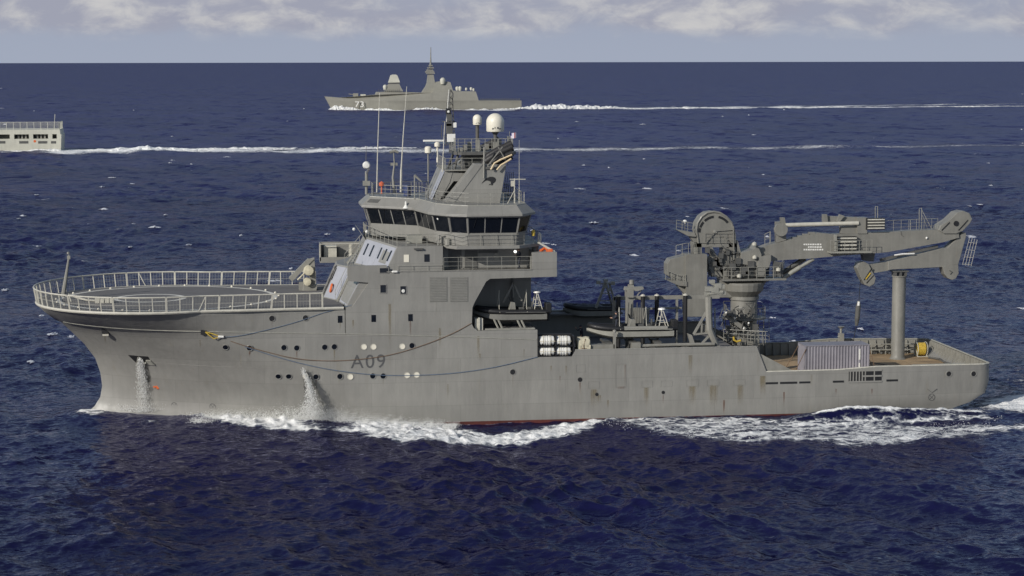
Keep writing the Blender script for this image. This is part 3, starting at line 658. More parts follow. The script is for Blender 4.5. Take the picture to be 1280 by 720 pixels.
# tier A: raked front in facets, core, roof
def loft(bot, top, z0, z1): return [[(x, y, z0) for x, y in bot], [(x, y, z1) for x, y in top]]
A0 = [(-15.35, -8.74), (-15.95, -4.3), (-17.1, -1.6), (-17.1, 1.6), (-15.95, 4.3), (-15.35, 8.74), (-4.62, 8.74), (-4.62, -8.74)]
A1 = [(-13.75, -8.74), (-14.6, -4.3), (-15.75, -1.6), (-15.75, 1.6), (-14.6, 4.3), (-13.75, 8.74), (-4.62, 8.74), (-4.62, -8.74)]
house.rings(loft(A0, A1, HZ + .13, 13.7))
house.box((-15.0, -8.7, 8.0), (-4.65, 8.7, HZ + .12))
house.box((-4.62, -4.6, 8.0), (1.15, 4.6, 13.7)); house.box((-4.6, -8.72, 13.05), (2.78, 8.72, 13.66))
superstructure = house.build('deckhouse', paint, ship, bevel=.02)
m = MB(); m.box((-4.6, -8.74, 8.3), (1.05, 8.74, 8.49)); m.build('boat_bay_floor', deckm, superstructure)
m = MB().box((.62, -9.0, 13.745), (2.8, -5.5, 15.2)); m.build('aft_platform_box', paint, superstructure, bevel=.02)
m = MB().box((.62, 5.5, 13.745), (2.8, 9.0, 15.2)); m.build('aft_platform_box', paint, superstructure, bevel=.02)
# walkway rail along the ledge, the ledge itself
MB().box((-11.9, -9.06, 13.70), (.6, -8.75, 13.76)).build('deck_ledge', paint, superstructure)
MB().rail([(-11.0, -8.9, 13.76), (-7.1, -8.9, 13.76)], .45, 1.3, .018, 1).build('ledge_rail', railg, superstructure)
MB().rail([(-7.0, -8.9, 13.76), (.55, -8.9, 13.76)], 1.1, 1.25, .022, 2).build('walkway_railing', railg, superstructure)
# tier B
B0 = [(-11.95, -8.75), (-13.0, -5.5), (-14.3, -1.8), (-14.3, 1.8), (-13.0, 5.5), (-11.95, 8.75), (-7.05, 8.75), (-7.05, 7.3), (.6, 7.3), (.6, -7.3), (-7.05, -7.3), (-7.05, -8.75)]
B1 = [(-10.95, -8.75), (-12.0, -5.5), (-13.2, -1.8), (-13.2, 1.8), (-12.0, 5.5), (-10.95, 8.75)] + B0[6:]
tb = MB().rings([[(x, y, 13.71) for x, y in B0], [(x, y, 15.85 + (.04 * (8.8 - abs(y)) if x < -9 else 0)) for x, y in B1]]).build('navigation_tier', paint, superstructure, bevel=.02)
# slit windows in the raked port front panel of tier B, with the dark glass strip by the stair
def facet(a0, a1, b0, b1, z0, z1, s, t_):               # point on a raked facet
    cz = lambda p: z1 + (.04 * (8.8 - abs(p[1])) if z1 > 15 else 0)
    lo = Vector((*a0, z0)).lerp(Vector((*a1, z0)), s); hi = Vector((*b0, cz(b0))).lerp(Vector((*b1, cz(b1))), s); return lo.lerp(hi, t_)
def slab_on(fc, s0, s1, t0, t1, nm, mat, parent, th=.03, sk=0.):
    a, b_, c_, d_ = fc(s0, t0), fc(s1, t0), fc(s1 + sk, t1), fc(s0 + sk, t1); nrm = (b_ - a).cross(d_ - a).normalized()
    if nrm.dot(Vector((a.x + 6, a.y, 0))) < 0: nrm = -nrm
    return MB().prism([p - nrm * .01 for p in (a, b_, c_, d_)], nrm * (th + .01)).build(nm, mat, parent)
fB = lambda s, t_: facet(B0[2], B0[0], B1[2], B1[0], 13.71, 15.85, s, t_)
fB1 = lambda s, t_: facet(B0[2], B0[1], B1[2], B1[1], 13.71, 15.85, s, t_)
fB2 = lambda s, t_: facet(B0[1], B0[0], B1[1], B1[0], 13.71, 15.85, s, t_)
slab_on(fB1, .04, .995, .05, .93, 'sunlit_face_slab', sunlitp, tb, .012); slab_on(fB2, .005, .97, .05, .93, 'sunlit_face_slab', sunlitp, tb, .012)  # thin slabs added over the grey facets, their sunlit brightness painted on
for f_, s in ((fB1, .25), (fB1, .60), (fB2, .08), (fB2, .42), (fB2, .74)): slab_on(f_, s, s + .085, .38, .80, 'slit_window', glass, tb)
fA = lambda s, t_: facet(A0[1], A0[0], A1[1], A1[0], HZ + .13, 13.7, s, t_)
slab_on(fA, .55, .88, .62, .9, 'front_window', glass, superstructure)
fA2 = lambda s, t_: facet(A0[2], A0[1], A1[2], A1[1], HZ + .13, 13.7, s, t_)
slab_on(fA2, .05, .97, .03, .95, 'sunlit_face_slab', sunlitp, superstructure, .012); slab_on(fA, .22, .95, .03, .80, 'sunlit_face_slab', sunlitp, superstructure, .012)  # same added slabs on tier A: sun on the grey front put into the colour
# front stairs with orange lifebuoy between the tiers
m = MB()
for yy in (-5.0, -4.3): m.bar((-16.0, yy, HZ + .1), (-14.5, yy, 13.8), .07)
for i in range(11): q = i / 11; m.box((-15.95 + 1.45 * q, -5.0, HZ + .3 + 3.05 * q), (-15.6 + 1.45 * q, -4.3, HZ + .35 + 3.05 * q))
m.rail([(-16.1, -4.2, HZ + .15), (-14.6, -4.2, 13.8)], .9, 1.2, .025, 1); m.build('front_stair', railg, superstructure)
m = MB()
for yy in (-1.3, -.6): m.bar((-14.9, yy, 13.7), (-13.1, yy, 15.9), .07)
for i in range(9): q = i / 9; m.box((-14.85 + 1.7 * q, -1.3, 13.9 + 2.05 * q), (-14.5 + 1.7 * q, -.6, 13.95 + 2.05 * q))
m.rail([(-15.1, -1.4, 13.7), (-13.2, -1.4, 15.9)], .9, 1.0, .025, 1); m.build('front_stair', railg, superstructure)
m = MB(); q = fA2(.35, .32); m.tube([q + Vector((-.12 + .33 * math.sin(k) * .25, .33 * math.cos(k), .33 * math.sin(k))) for k in [math.pi * i / 8 for i in range(16)]], .09, 7, closed=True); m.build('lifebuoy', orange, superstructure, smooth=True)
m = MB(); m.tube([fA2(.02, .05) + Vector((-.15, 0, 0)), fA2(.02, .98) + Vector((-.15, 0, 0))], .09, 6); m.tube([fA2(.10, .55) + Vector((-.12, 0, 0)), fA2(.08, .9) + Vector((-.12, 0, 0))], .06, 6); m.build('front_pipe', blacks, superstructure)
# starboard wing platform with its locker
m = MB(); m.box((-17.0, 7.2, 12.98), (-13.0, 9.4, 13.15))
for a in ((-17.0, 9.3, 13.15, -13.0, 9.4, 14.75), (-17.0, 7.2, 13.15, -16.9, 9.3, 14.75), (-17.0, 7.2, 13.15, -13.9, 7.28, 13.5)): m.box(a[:3], a[3:])
wp = m.build('wing_platform', paint, superstructure); MB().box((-16.6, 7.8, 13.15), (-15.4, 9.0, 14.5)).build('platform_locker', railm, wp, bevel=.04)
MB().box((-14.3, 7.22, 13.5), (-14.05, 7.32, 14.75)).build('platform_post', railm, wp); MB().rail([(-17., 7.22, 13.5), (-13., 7.22, 13.5)], 1.22, 2.9, .05, 0).build('platform_rail', railm, wp)
# side windows and vents
for u, v, mt, nm in ((479, 361, glass, 'side_window'), (504, 362.5, glass, 'side_window'), (480, 338, glass, 'side_vent')):
    x, z = P(u, v, -9); sx, sz = (.24, .33) if nm == 'side_window' else (.36, .20); o = MB().box((x - sx, -9.03, z - sz), (x + sx, -8.98, z + sz)).build(nm, mt, superstructure)
    fr = MB()
    for a in ((x - sx - .05, x + sx + .05, z + sz, z + sz + .05), (x - sx - .05, x + sx + .05, z - sz - .05, z - sz), (x - sx - .05, x - sx, z - sz, z + sz), (x + sx, x + sx + .05, z - sz, z + sz)): fr.box((a[0], -9.05, a[2]), (a[1], -8.98, a[3]))
    fr.build('window_frame', paint, o)
q = P(504, 363, -9.05); MB().lathe([(0, -.02), (.15, 0), (.0, .02)], (q[0], -9.05, q[1] - .05), 10, 'y').build('window_curtain', white, superstructure)
q = P(493.5, 339.5, -9.05); MB().lathe([(0, -.3), (.09, -.2), (.09, .2), (0, .3)], (q[0], -9.12, q[1]), 8, 'x').build('floodlight', white, superstructure)
for u, v, mt in ((508, 323, cream), (533.5, 322.5, glass)):
    x, z = P(u, v, -8.75); MB().box((x - .22, -8.785, z - .32), (x + .22, -8.73, z + .32)).build('side_window', mt, tb)
x, z = P(523, 311, -8.75); MB().box((x - .38, -8.98, z - .06), (x + .38, -8.74, z + .06)).build('light_hood', darkgear, tb)
louv = M('louvre_panel', (.165, .162, .145), .6, var=.06, scale=2.)
for u0, u1 in ((537, 559), (562.5, 585)):
    a = P(u0, 346.5, -9.); b_ = P(u1, 377, -9.); m = MB().box((a[0], -9.03, b_[1]), (b_[0], -8.97, a[1])); vp = m.build('vent_panel', louv, superstructure)
    m = MB(); k = int((a[1] - b_[1]) / .14)
    for i in range(k): z = b_[1] + .06 + i * .14; m.prism([(a[0] + .06, -9.03, z), (a[0] + .06, -9.055, z), (a[0] + .06, -9.03, z + .07)], (b_[0] - a[0] - .12, 0, 0))
    m.build('louvre_slats', louv, vp)
# recess of the walkway: doors, lamp, ladder
for u0, u1, v0, v1, nm, mt in ((560.5, 577, 311, 340, 'steel_door', darkgear), (581, 597, 313, 338, 'steel_door', darkgear), (618, 623.5, 315, 325, 'wall_box', railg), (598, 622, 313, 316, 'cable_tray', darkgear)):
    a = P(u0, v0, -7.33); b_ = P(u1, v1, -7.33); MB().box((a[0], -7.36, max(13.8, b_[1])), (b_[0], -7.29, min(15.6, a[1]))).build(nm, mt, tb)
q = P(644, 314.5, -8.3); MB().lathe([(0, -.12), (.12, -.05), (.12, .05), (0, .1)], (q[0], -8.3, q[1]), 10, 'y').build('deck_lamp', lampw, tb)
MB().ladder((-.95, -7.2, 13.76), (-.95, -7.2, 15.8), (.9, 0, 0), 7, .04).build('ladder', railg, tb)
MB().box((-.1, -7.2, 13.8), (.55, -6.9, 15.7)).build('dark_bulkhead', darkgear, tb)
# bridge deck slab, railings
SL = [(-7.25, -7.6), (-6.0, -9.75), (-.55, -9.75), (1.5, -7.6), (1.5, 7.6), (-.55, 9.75), (-6.0, 9.75), (-7.25, 7.6)]
bslab = MB().flat(SL, 15.62, 15.9).build('bridge_deck', paint, superstructure, bevel=.03)
MB().rail([(x, y, 15.9) for x, y in [(-7.1, -8.0), (-5.95, -9.65), (-.6, -9.65), (1.4, -7.6), (1.4, 0)]], .95, 1.35, .025, 2).build('bridge_railing', railg, bslab)
MB().rail([(-7.5, -8.6, 15.88), (-10.9, -8.65, 15.88), (-12.0, -5.5, 16.0), (-13.25, -1.9, 16.14), (-13.25, 1.9, 16.14), (-12, 5.5, 16.0)], 1.0, .9, .03, 2).build('bridge_railing', railg, bslab)
m = MB(); m.prism([(-13.3, -2.2, 15.88), (-14.0, -1.6, 16.9), (-14.0, 1.6, 16.9), (-13.3, 2.2, 15.88)], (.06, 0, 0)); m.build('front_screen', paint, bslab)
MB().box((-9.9, -6.2, 15.86), (-8.6, -5.2, 16.55)).build('deck_locker', railg, bslab, bevel=.03)
m = MB(); m.lathe([(.28, 0), (.3, .5), (.1, .6)], (-6.6, -8.6, 15.9), 10); m.tube([(-7.4, -8.3, 15.9), (-7.3, -8.3, 16.7), (-6.9, -8.4, 16.7)], .07); m.build('deck_fitting', gear, bslab)
# ---------------------------------------------------------------- bridge
half = [(-12.85, -1.9), (-8.75, -4.1), (-7.55, -7.6), (-6.35, -8.75), (-4.95, -9.5), (-.75, -9.5), (.2, -8.3)]
ring = half + [(x, -y) for x, y in reversed(half)]
def offs(rg, dd):
    out = []; n_ = len(rg)
    for i in range(n_):
        a, p, c_ = Vector(rg[i - 1]), Vector(rg[i]), Vector(rg[(i + 1) % n_]); e1 = (p - a).normalized(); e2 = (c_ - p).normalized()
        n1 = Vector((-e1.y, e1.x)); n2_ = Vector((-e2.y, e2.x)); nn_ = (n1 + n2_).normalized(); k = 1 / max(.5, nn_.dot(n1)); q = p + nn_ * dd * k * SGN; out.append((q.x, q.y))
    return out
SGN = 1.; 
if Vector(offs(ring, 1.)[0]).x > ring[0][0]: SGN = -1.
ZS, ZT, ZF, ZR = 16.95, 18.40, 18.50, 19.30
rd0, rd1, rs_, rtp, rf, rr_ = offs(ring, -.12), offs(ring, .0), ring, offs(ring, .42), offs(ring, .78), offs(ring, .02)
br = MB()
CB = lambda y, k=.05: k * max(0, 9.5 - abs(y))
lv = [[(x, y, z + CB(y)) for x, y in rg] for rg, z in ((rd0, 15.88), (rd1, ZS), (rtp, ZT), (rf, ZF - .02), (rf, ZF + .12), (rr_, ZR))]
br.rings(lv, caps=False); br.add(lv[-1], [tuple(range(len(ring)))])
bridge = br.build('bridge', paint, ship, bevel=.015)
nwin = {0: 4, 1: 3, 2: 1, 3: 1, 4: 3, 5: 1, 6: 0}
def bridge_face(i):
    j = (i + 1) % len(ring); V3 = lambda p, z: Vector((p[0], p[1], z + CB(p[1])))
    return V3(rs_[i], ZS), V3(rs_[j], ZS), V3(rtp[j], ZT), V3(rtp[i], ZT)
def windows(i, k, edge_=.10, gap=.09):
    a, b_, c_, d_ = bridge_face(i); Lf = (b_ - a).length; nrm = (b_ - a).cross(d_ - a).normalized()
    if nrm.dot(Vector((a.x + 6, a.y, 0))) < 0: nrm = -nrm
    for j in range(k):
        s0 = (edge_ + j * (Lf - 2 * edge_ + gap) / k) / Lf; s1 = (edge_ + (j + 1) * (Lf - 2 * edge_ + gap) / k - gap) / Lf
        q = [a.lerp(b_, s0).lerp(d_.lerp(c_, s0), .03), a.lerp(b_, s1).lerp(d_.lerp(c_, s1), .03), a.lerp(b_, s1).lerp(d_.lerp(c_, s1), .93), a.lerp(b_, s0).lerp(d_.lerp(c_, s0), .93)]
        MB().prism([p - nrm * .01 for p in q], nrm * .022).build('bridge_window', glass, bridge)
        if (i + j) % 3 == 1: m = MB(); m.bar(q[3].lerp(q[2], .5) + nrm * .05, q[0].lerp(q[1], .45).lerp(q[3], .35) + nrm * .05, .015); m.build('wiper', black, bridge)
for i in range(7):
    windows(i, nwin[i] if i < 6 else 0)
    if i < 6: windows(12 - i, nwin[i])
windows(13, 3)
windows(6, 6)
# pale pillars on the corners, gutter at the roof edge
for i in range(len(ring)):
    a, b_, c_, d_ = bridge_face(i); m = MB(); m.bar(a + Vector((0, 0, -.02)), d_ + Vector((0, 0, .02)), .075); m.build('corner_pillar', paint, bridge)
MB().tube([(x, y, ZR + .02 + CB(y)) for x, y in offs(ring, -.02)], .05, 5, closed=True).build('roof_edge', railg, bridge)
MB().tube([(x, y, ZF - .03 + CB(y)) for x, y in offs(ring, .74)], .05, 5, closed=True).build('visor_edge', paint, bridge)
a, b_ = Vector((*rf[0], ZF + .12)), Vector((*rr_[0], ZR))
m = MB(); f0 = lambda s, t_: Vector((*rf[0], ZF + .12 + CB(rf[0][1]))).lerp(Vector((*rf[1], ZF + .12 + CB(rf[1][1]))), s).lerp(Vector((*rr_[0], ZR + CB(rr_[0][1]))).lerp(Vector((*rr_[1], ZR + CB(rr_[1][1]))), s), t_)
slab_on(f0, .05, .27, .35, .75, 'roof_vent', darkgear, bridge, .02)
m = MB(); q = f0(.86, .35) + Vector((-.1, -.15, 0)); m.lathe([(.0, -.35), (.28, -.33), (.1, -.05), (.08, .25), (0, .3)], q, 12, 'z'); m.build('signal_horn', white, bridge)
m = MB().rail([(x, y, ZR + CB(y)) for x, y in offs(ring, -.35)], 1.05, 1.1, .025, 2, closed=True); m.build('roof_railing', railg, bridge)
for u, v in ((547.5, 273), (458, 289), (442, 286)):
    x, z = P(u, v, -7.9 if u > 500 else -2.6); MB().lathe([(0, -.14), (.13, -.06), (.13, .06), (0, .12)], (x, -8.1 if u > 500 else -3., z), 10, 'y').build('floodlight', white, bridge)
m = MB(); x, z = P(662, 291, -8.2); m.lathe([(.14, -.25), (.16, 0), (.14, .25), (0, .3)], (x + .3, -8.4, z), 10); m.build('side_light', yellow, bridge)
m = MB(); x, z = P(674, 297, -7.); m.tube([(x + .25 * math.cos(k) * .4, -7.2 + 0 * k, z + .42 * math.sin(k)) for k in [math.pi * i / 8 for i in range(16)]], .08, 6, closed=True); m.build('lifebuoy', cream, bslab, smooth=True)
m = MB(); m.prism([(1.2, -8.3, 15.95), (1.35, -8.3, 16.05), (2.75, -8.3, 15.25), (2.6, -8.3, 15.15)], (0, .25, 0)); m.build('stay_arm', railm, superstructure)
m = MB(); m.tube([(1.5, -8., 15.22), (1.9, -7.8, 15.45), (2.4, -8., 15.3)], .14, 7); m.box((2.0, -8.4, 15.2), (2.5, -7.8, 15.42)); m.build('stowed_gear', orange, superstructure); m = MB(); m.lathe([(.3, 0), (.32, .4), (.2, .5)], (1.1, -7.6, 15.2), 9); m.build('capstan', darkgear, superstructure)
# ---------------------------------------------------------------- mast house, funnels, mast
mh = MB()
# raked wedge of the mast house: sloped front, open underneath on the sides
mh.rings([[(-7.6, -2.2, 19.3), (-7.6, 2.2, 19.3), (-1.8, 2.2, 19.3), (-1.8, -2.2, 19.3)], [(-6.0, -2.0, 22.0), (-6.0, 2.0, 22.0), (-1.8, 2.0, 22.0), (-1.8, -2.0, 22.0)]])
mh.prism([(-6.9, -3.9, 20.4), (-6.25, -3.9, 22.0), (-3.0, -3.9, 21.6), (-3.0, -3.9, 21.0), (-5.6, -3.9, 21.1), (-6.7, -3.9, 19.6)], (0, 1.7, 0))
mh.prism([(-7.5, -3.95, 19.32), (-6.3, -3.95, 22.05), (-5.7, -3.95, 21.9), (-5.95, -3.95, 21.0), (-6.9, -3.95, 19.32)], (0, 7.9, 0))
masthouse = mh.build('mast_house', paint, ship, bevel=.02)
mfp = MB(); mfp.prism([(-7.56, -3.9, 19.4), (-7.56, -1.0, 19.4), (-6.38, -1.0, 22.0), (-6.38, -3.9, 22.0)], (-.02, 0, .01)); mfp.build('sunlit_face_slab', sunlitp, masthouse)  # slab added on the sloped mast house front, sunlight painted into its colour
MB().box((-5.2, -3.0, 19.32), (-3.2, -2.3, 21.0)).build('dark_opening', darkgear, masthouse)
m = MB().flat([(-6.4, -4.2), (-6.4, 4.2), (-2.0, 4.2), (-2.0, -4.2)], 22.02, 22.12); pf = m.build('mast_platform', gear, masthouse)
MB().rail([(-2.2, -4.1, 22.12), (-6.3, -4.1, 22.12), (-6.3, 4.1, 22.12)], 1.0, .9, .025, 2).build('platform_railing', railg, pf)
tan = M('tan_lagging', (.60, .47, .29), .6, var=.1, scale=3.)
# funnel casings, port and starboard, with the black bird on their outer faces
def funnel(sg):
    y0 = -6.4 * sg; pts = [(565, 258), (567, 257), (602, 205), (633, 206), (625, 258)]
    q = [P(u, v, -6.4) for u, v in pts[0:1] + pts[2:]]
    q[0] = (q[0][0], 19.28); q[-1] = (q[-1][0], 19.28)
    m = MB(); m.prism([(x, y0, z) for x, z in q], (0, 2.0 * sg, 0)); f = m.build('funnel_casing', paint, ship, bevel=.03)
    fr = MB(); a, b_ = Vector((q[0][0], y0, q[0][1])), Vector((q[1][0], y0, q[1][1])); fr.prism([a + Vector((-.75, -.05 * sg, 0)), a + Vector((.12, -.05 * sg, 0)), b_ + Vector((.12, -.05 * sg, .0)), b_ + Vector((-.55, -.05 * sg, 0))], (0, 2.1 * sg, 0)); fr.build('casing_edge', paint, f)
    return f, y0
fp, fy = funnel(1); funnel(-1)
kiwi = [(640, 112), (637, 132), (622, 148), (612, 155), (610, 168), (600, 175), (590, 172), (597, 162), (584, 168), (566, 172), (572, 164), (590, 156), (586, 138), (566, 128), (546, 124), (522, 137), (494, 158), (512, 132), (534, 108), (556, 96), (578, 88), (606, 87), (628, 95)]
MB().px([(540 + x / 8, 210 + y / 8) for x, y in kiwi], fy, .02, -.016).build('bird_emblem', black, fp)
a = P(606, 210, fy); MB().box((a[0], fy - .14, a[1] - .1), (a[0] + .95, fy + .1, a[1] + .1)).build('light_hood', darkgear, fp)
# exhaust pipes bending aft, sooty, two with bright clamp strips
for k, (pts, r, yy) in enumerate((([(603, 213), (606, 203), (620, 194), (641, 184)], .34, -5.4), ([(610, 211), (614, 203), (626, 197), (640, 191)], .27, -6.0), ([(618, 212), (621, 206), (630, 201), (640, 196)], .22, -5.7), ([(606, 208), (612, 196), (624, 189), (642, 180)], .34, -4.6))):
    for s in (1, -1):
        m = MB(); m.tube([(P(u, v, -5.6)[0], yy * s, P(u, v, -5.6)[1]) for u, v in pts], r, 12); e = m.build('exhaust_pipe', blacks, fp if s == 1 else ship.children[-1], smooth=True)
        if s == -1: e.parent = [o for o in ship.children if o.name.startswith('funnel_casing')][-1]
        if k in (1, 2) and s == 1:
            m = MB(); m.tube([(P(u, v, -6.75)[0], -6.75, P(u, v, -6.75)[1]) for u, v in ([(613.5, 212), (618, 204), (626, 199.5), (640, 193.5)] if k == 1 else [(621, 212.5), (626, 206.5), (632, 203), (639, 198.5)])], .085, 6); m.build('bright_clamp', tan, fp, smooth=True)
m = MB(); m.bar((-2.9, -6.5, 22.6), (-1.6, -6.5, 24.2), .05); m.bar((-1.1, -6.5, 22.6), (-2.0, -6.5, 24.2), .05); m.tube([(-3.25, -6.55, 21.5), (-3.2, -6.55, 24.2)], .08, 6); m.build('pipe_stay', gear, fp)
# upper platform carried by struts, dark, crowded with gear
up_ = MB().flat([(-5.4, -2.4), (-4.8, -3.0), (-.2, -3.0), (.1, -2.4), (.1, 2.4), (-.2, 3.0), (-4.8, 3.0), (-5.4, 2.4)], 23.35, 23.62); upl = up_.build('radar_platform', darkgear, masthouse)
m = MB()
for x, y in ((-5.0, -2.0), (-5.0, 2.0), (-2.4, -2.0), (-2.4, 2.0)): m.bar((x - .4, y * 1.3, 22.1), (x, y, 23.4), .12)
m.bar((-6.1, -2.4, 22.1), (-4.4, -2.4, 23.4), .1); m.box((-4.4, -1.4, 22.1), (-2.4, 1.4, 23.4)); m.build('platform_strut', darkgear, masthouse)
MB().rail([(-5.3, 2.9, 23.62), (-5.3, -2.9, 23.62), (-.2, -2.9, 23.62), (.0, 2.9, 23.62)], 1.15, .6, .028, 3).build('platform_railing', railg, upl)
for i in range(9):
    x = -4.9 + i * .52; MB().box((x, -1.5 + (i % 3), 23.62), (x + .34, -.9 + (i % 3), 23.95 + .22 * (i % 4))).build('equipment_box', gear, upl)
def dome(u, v_top, v_bot, half_px, y, nm, ped):
    x, zt = P(u, v_top, y); zb = P(u, v_bot, y)[1]; r = half_px / 14.1; hc = zt - r
    prof = [(r * .25, zb - .02), (r * .93, zb), (r, zb + .12)] + [(r, hc)] + [(r * math.cos(a), hc + r * math.sin(a)) for a in [math.pi / 2 * i / 9 for i in range(1, 10)]]
    o = MB().lathe([(p, q) for p, q in prof], (x, y, 0), 28).build(nm, cream, upl, smooth=True)
    MB().lathe([(.16, 23.6), (.16, zb - .3), (r * .45, zb)], (x, y, 0), 12).build('dome_pedestal', darkgear, o)
    k = MB(); k.box((x - r * .45, y - r * .96, zb + r * .28), (x + r * .55, y - r * .78, zb + r * .42)); k.box((x - r * .2, y - r * .99, zb + r * .34), (x + r * .25, y - r * .8, zb + r * .55)); k.build('maker_mark', letter, o); return o
dome(619, 141.5, 164.5, 11.3, -1.0, 'radome', 1); dome(596.5, 143, 156, 5.6, .6, 'radome', 1)
# lattice mast
def W(u, v, y): q = P(u, v, y); return Vector((q[0], y, q[1]))
m = MB()
legs = [((557, 182, .5), (559, 128, .2)), ((568.5, 182, .5), (565.5, 118, .2)), ((563, 182, -.6), (562, 120, -.1))]
for a, b_ in legs: m.bar(W(*a), W(*b_), .05)
for i in range(9):
    f = i / 9; g_ = (i + 1) / 9
    for p in range(3):
        a0, a1 = W(*legs[p][0]).lerp(W(*legs[p][1]), f), W(*legs[(p + 1) % 3][0]).lerp(W(*legs[(p + 1) % 3][1]), g_); m.bar(a0, a1, .03)
m.bar(W(562, 122, 0), W(563, 112, 0), .05); m.tube([W(563, 112, 0), W(566, 117, 0), W(566, 122, 0)], .07)
m.bar(W(553, 152, 0), W(569, 152, 0), .06); m.bar(W(552, 156, 0), W(552, 172, 0), .04)
lm = m.build('lattice_mast', darkgear, masthouse)
for u, v, w_, h_, mt, nm in ((564, 172.3, .36, .36, white, 'white_antenna_box'), (560.5, 139, .22, .26, black, 'signal_lamp'), (561.5, 147, .24, .3, darkgear, 'signal_lamp'), (561.5, 160, .3, .5, darkgear, 'junction_box'), (561, 156, .26, .12, white, 'signal_lamp'), (568.5, 156.3, .14, .22, white, 'signal_lamp')):
    q = W(u, v, -.75); MB().box((q.x - w_, q.y - .2, q.z - h_), (q.x + w_, q.y + .2, q.z + h_)).build(nm, mt, lm, bevel=.02)
q = W(560.5, 139.5, -.98); MB().lathe([(0, -.02), (.11, 0), (0, .02)], q, 10, 'y').build('lamp_glass', white, lm)
# navigation radars
m = MB(); q = W(544.5, 176, -2.6); m.box((q.x - 1.1, q.y - .12, q.z - .07), (q.x + .75, q.y + .12, q.z + .09)); rad = m.build('radar_scanner', white, masthouse, bevel=.03)
MB().lathe([(.08, -1.9), (.09, -.6), (.26, -.5), (.26, -.22), (.12, -.1)], (q.x + .15, q.y, q.z), 14).build('scanner_gearbox', cream, rad, smooth=True)
q = W(535, 187, -3.); m = MB().lathe([(.1, -.32), (.29, -.28), (.29, .18), (.2, .27), (0, .3)], q, 16); sr_ = m.build('small_radome', cream, masthouse, smooth=True); MB().tube([q + Vector((0, 0, -4.4)), q + Vector((0, 0, -.3))], .06, 8).build('radome_pole', gear, sr_)
q = W(576, 180, -1); m = MB().box((-7.6, 1.5, 24.2), (-5.0, 1.7, 24.32)); m.build('radar_scanner', rope_b, masthouse)
m = MB(); q = W(555, 152, -2.6); m.tube([W(553, 215, -3.8), W(556, 152, -3.8)], [.06, .035], 6); m.build('whip_antenna', railm, masthouse)
# whips and lamps along the bridge roof
def whip(pts, y, r0, r1, mt=railm, nm='whip_antenna'):
    return MB().tube([W(u, v, y) for u, v in pts], [r0 + (r1 - r0) * i / (len(pts) - 1) for i in range(len(pts))], 6).build(nm, mt, bridge)
whip([(471, 240), (472, 190), (474.5, 116)], -2., .07, .028); whip([(501.5, 212), (504, 170), (508.5, 108)], -2., .07, .025); whip([(501, 240), (501.5, 212)], -2., .10, .10)
whip([(534, 248), (537, 200), (556, 168)], -4.5, .01, .01, darkgear, 'stay_wire'); whip([(649, 256), (649, 175)], -6.8, .035, .012); whip([(457.5, 205), (457.7, 182)], -2, .04, .02, darkgear); whip([(558, 152), (561, 112)], -.6, .05, .02, white)
m = MB(); m.tube([W(458, 243, -2), W(458, 214, -2)], .13, 8); m.box(tuple(W(455, 232, -2) - Vector((.1, .3, 0))), tuple(W(461, 226, -2) + Vector((.1, .3, 0)))); sl_ = m.build('searchlight_post', gear, bridge)
q = W(458, 206.5, -2.2); MB().lathe([(0, -.3), (.24, -.28), (.34, -.1), (.34, .1), (.2, .28), (0, .3)], q, 16, 'y').build('searchlight', white, sl_, smooth=True); MB().tube([q + Vector((.2, -.2, -.3)), q + Vector((0, 0, -.7))], .09).build('lamp_yoke', steel, sl_)
m = MB(); q = W(477, 229.5, -2); m.lathe([(.06, -.9), (.06, -.25), (.22, -.2), (.24, .05), (0, .22)], q, 12); m.build('red_beacon', M('beacon_red', (.5, .12, .06), .4), bridge)
m = MB(); m.tube([W(493, 242, -1), W(491, 222, -1), W(493, 205, -1), W(492, 190, -1)], [.16, .1, .07, .05], 7); m.box(tuple(W(488, 207, -1)), tuple(W(497, 203.5, -1) + Vector((0, .4, 0)))); m.tube([W(487, 190.5, -1), W(493, 188.5, -1), W(498, 190.5, -1)], .13, 7); m.build('wind_sensor_mast', gear, bridge)
m = MB(); q = W(518, 219, -4); m.bar(W(518, 250, -4), q, .06); m.tube([q, W(527, 227, -4)], [.13, .06], 7); m.build('water_monitor', railg, bridge)
m = MB(); m.tube([W(509, 245, -1), W(509, 231, -1)], .34, 10); m.build('blue_drum', M('drum_blue', (.03, .045, .12), .5), bridge)
# aft corner of the bridge roof
m = MB(); m.bar(W(643, 256, -6.8), W(643, 223, -6.8), .06); m.bar(W(634, 255, -6.8), W(643, 238, -6.8), .04); m.bar(W(637, 224, -6.8), W(657, 224, -6.8), .05); m.box(tuple(W(639, 233, -6.8)), tuple(W(644, 226, -6.8) + Vector((0, .3, 0)))); m.bar(W(655, 256, -6.8), W(655, 240, -6.8), .04); m.build('roof_mast', railm, bridge)
m = MB()
for k in range(5): m.bar(W(628 + k * 3.2, 252, -3), W(633 + k * 2.2, 215, -3), .03)
for k in range(5): m.bar(W(627, 250 - k * 5, -3), W(641, 250 - k * 5, -3), .03)
m.build('aft_mast_frame', darkgear, bridge)
# small ensign on the radar platform rail
# ---------------------------------------------------------------- working deck and aft deck
DZ, AZ = 5.5, 3.2
MB().box((1.12, -8.85, DZ - .15), (20.6, 8.85, DZ)).build('working_deck', deckm, ship)
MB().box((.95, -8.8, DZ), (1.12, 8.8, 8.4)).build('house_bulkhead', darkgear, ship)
MB().box((20.45, -8.85, AZ), (20.6, 8.85, DZ + .0)).build('deck_step', darkgear, ship)
oa = [(20.62, -8.86), (34, -8.8), (41.0, -8.42), (41.95, -7.6), (42.0, 0), (41.95, 7.6), (41.0, 8.42), (34, 8.8), (20.62, 8.86)]
aft = MB().flat(oa, AZ - .1, AZ).build('aft_deck', wood, ship)
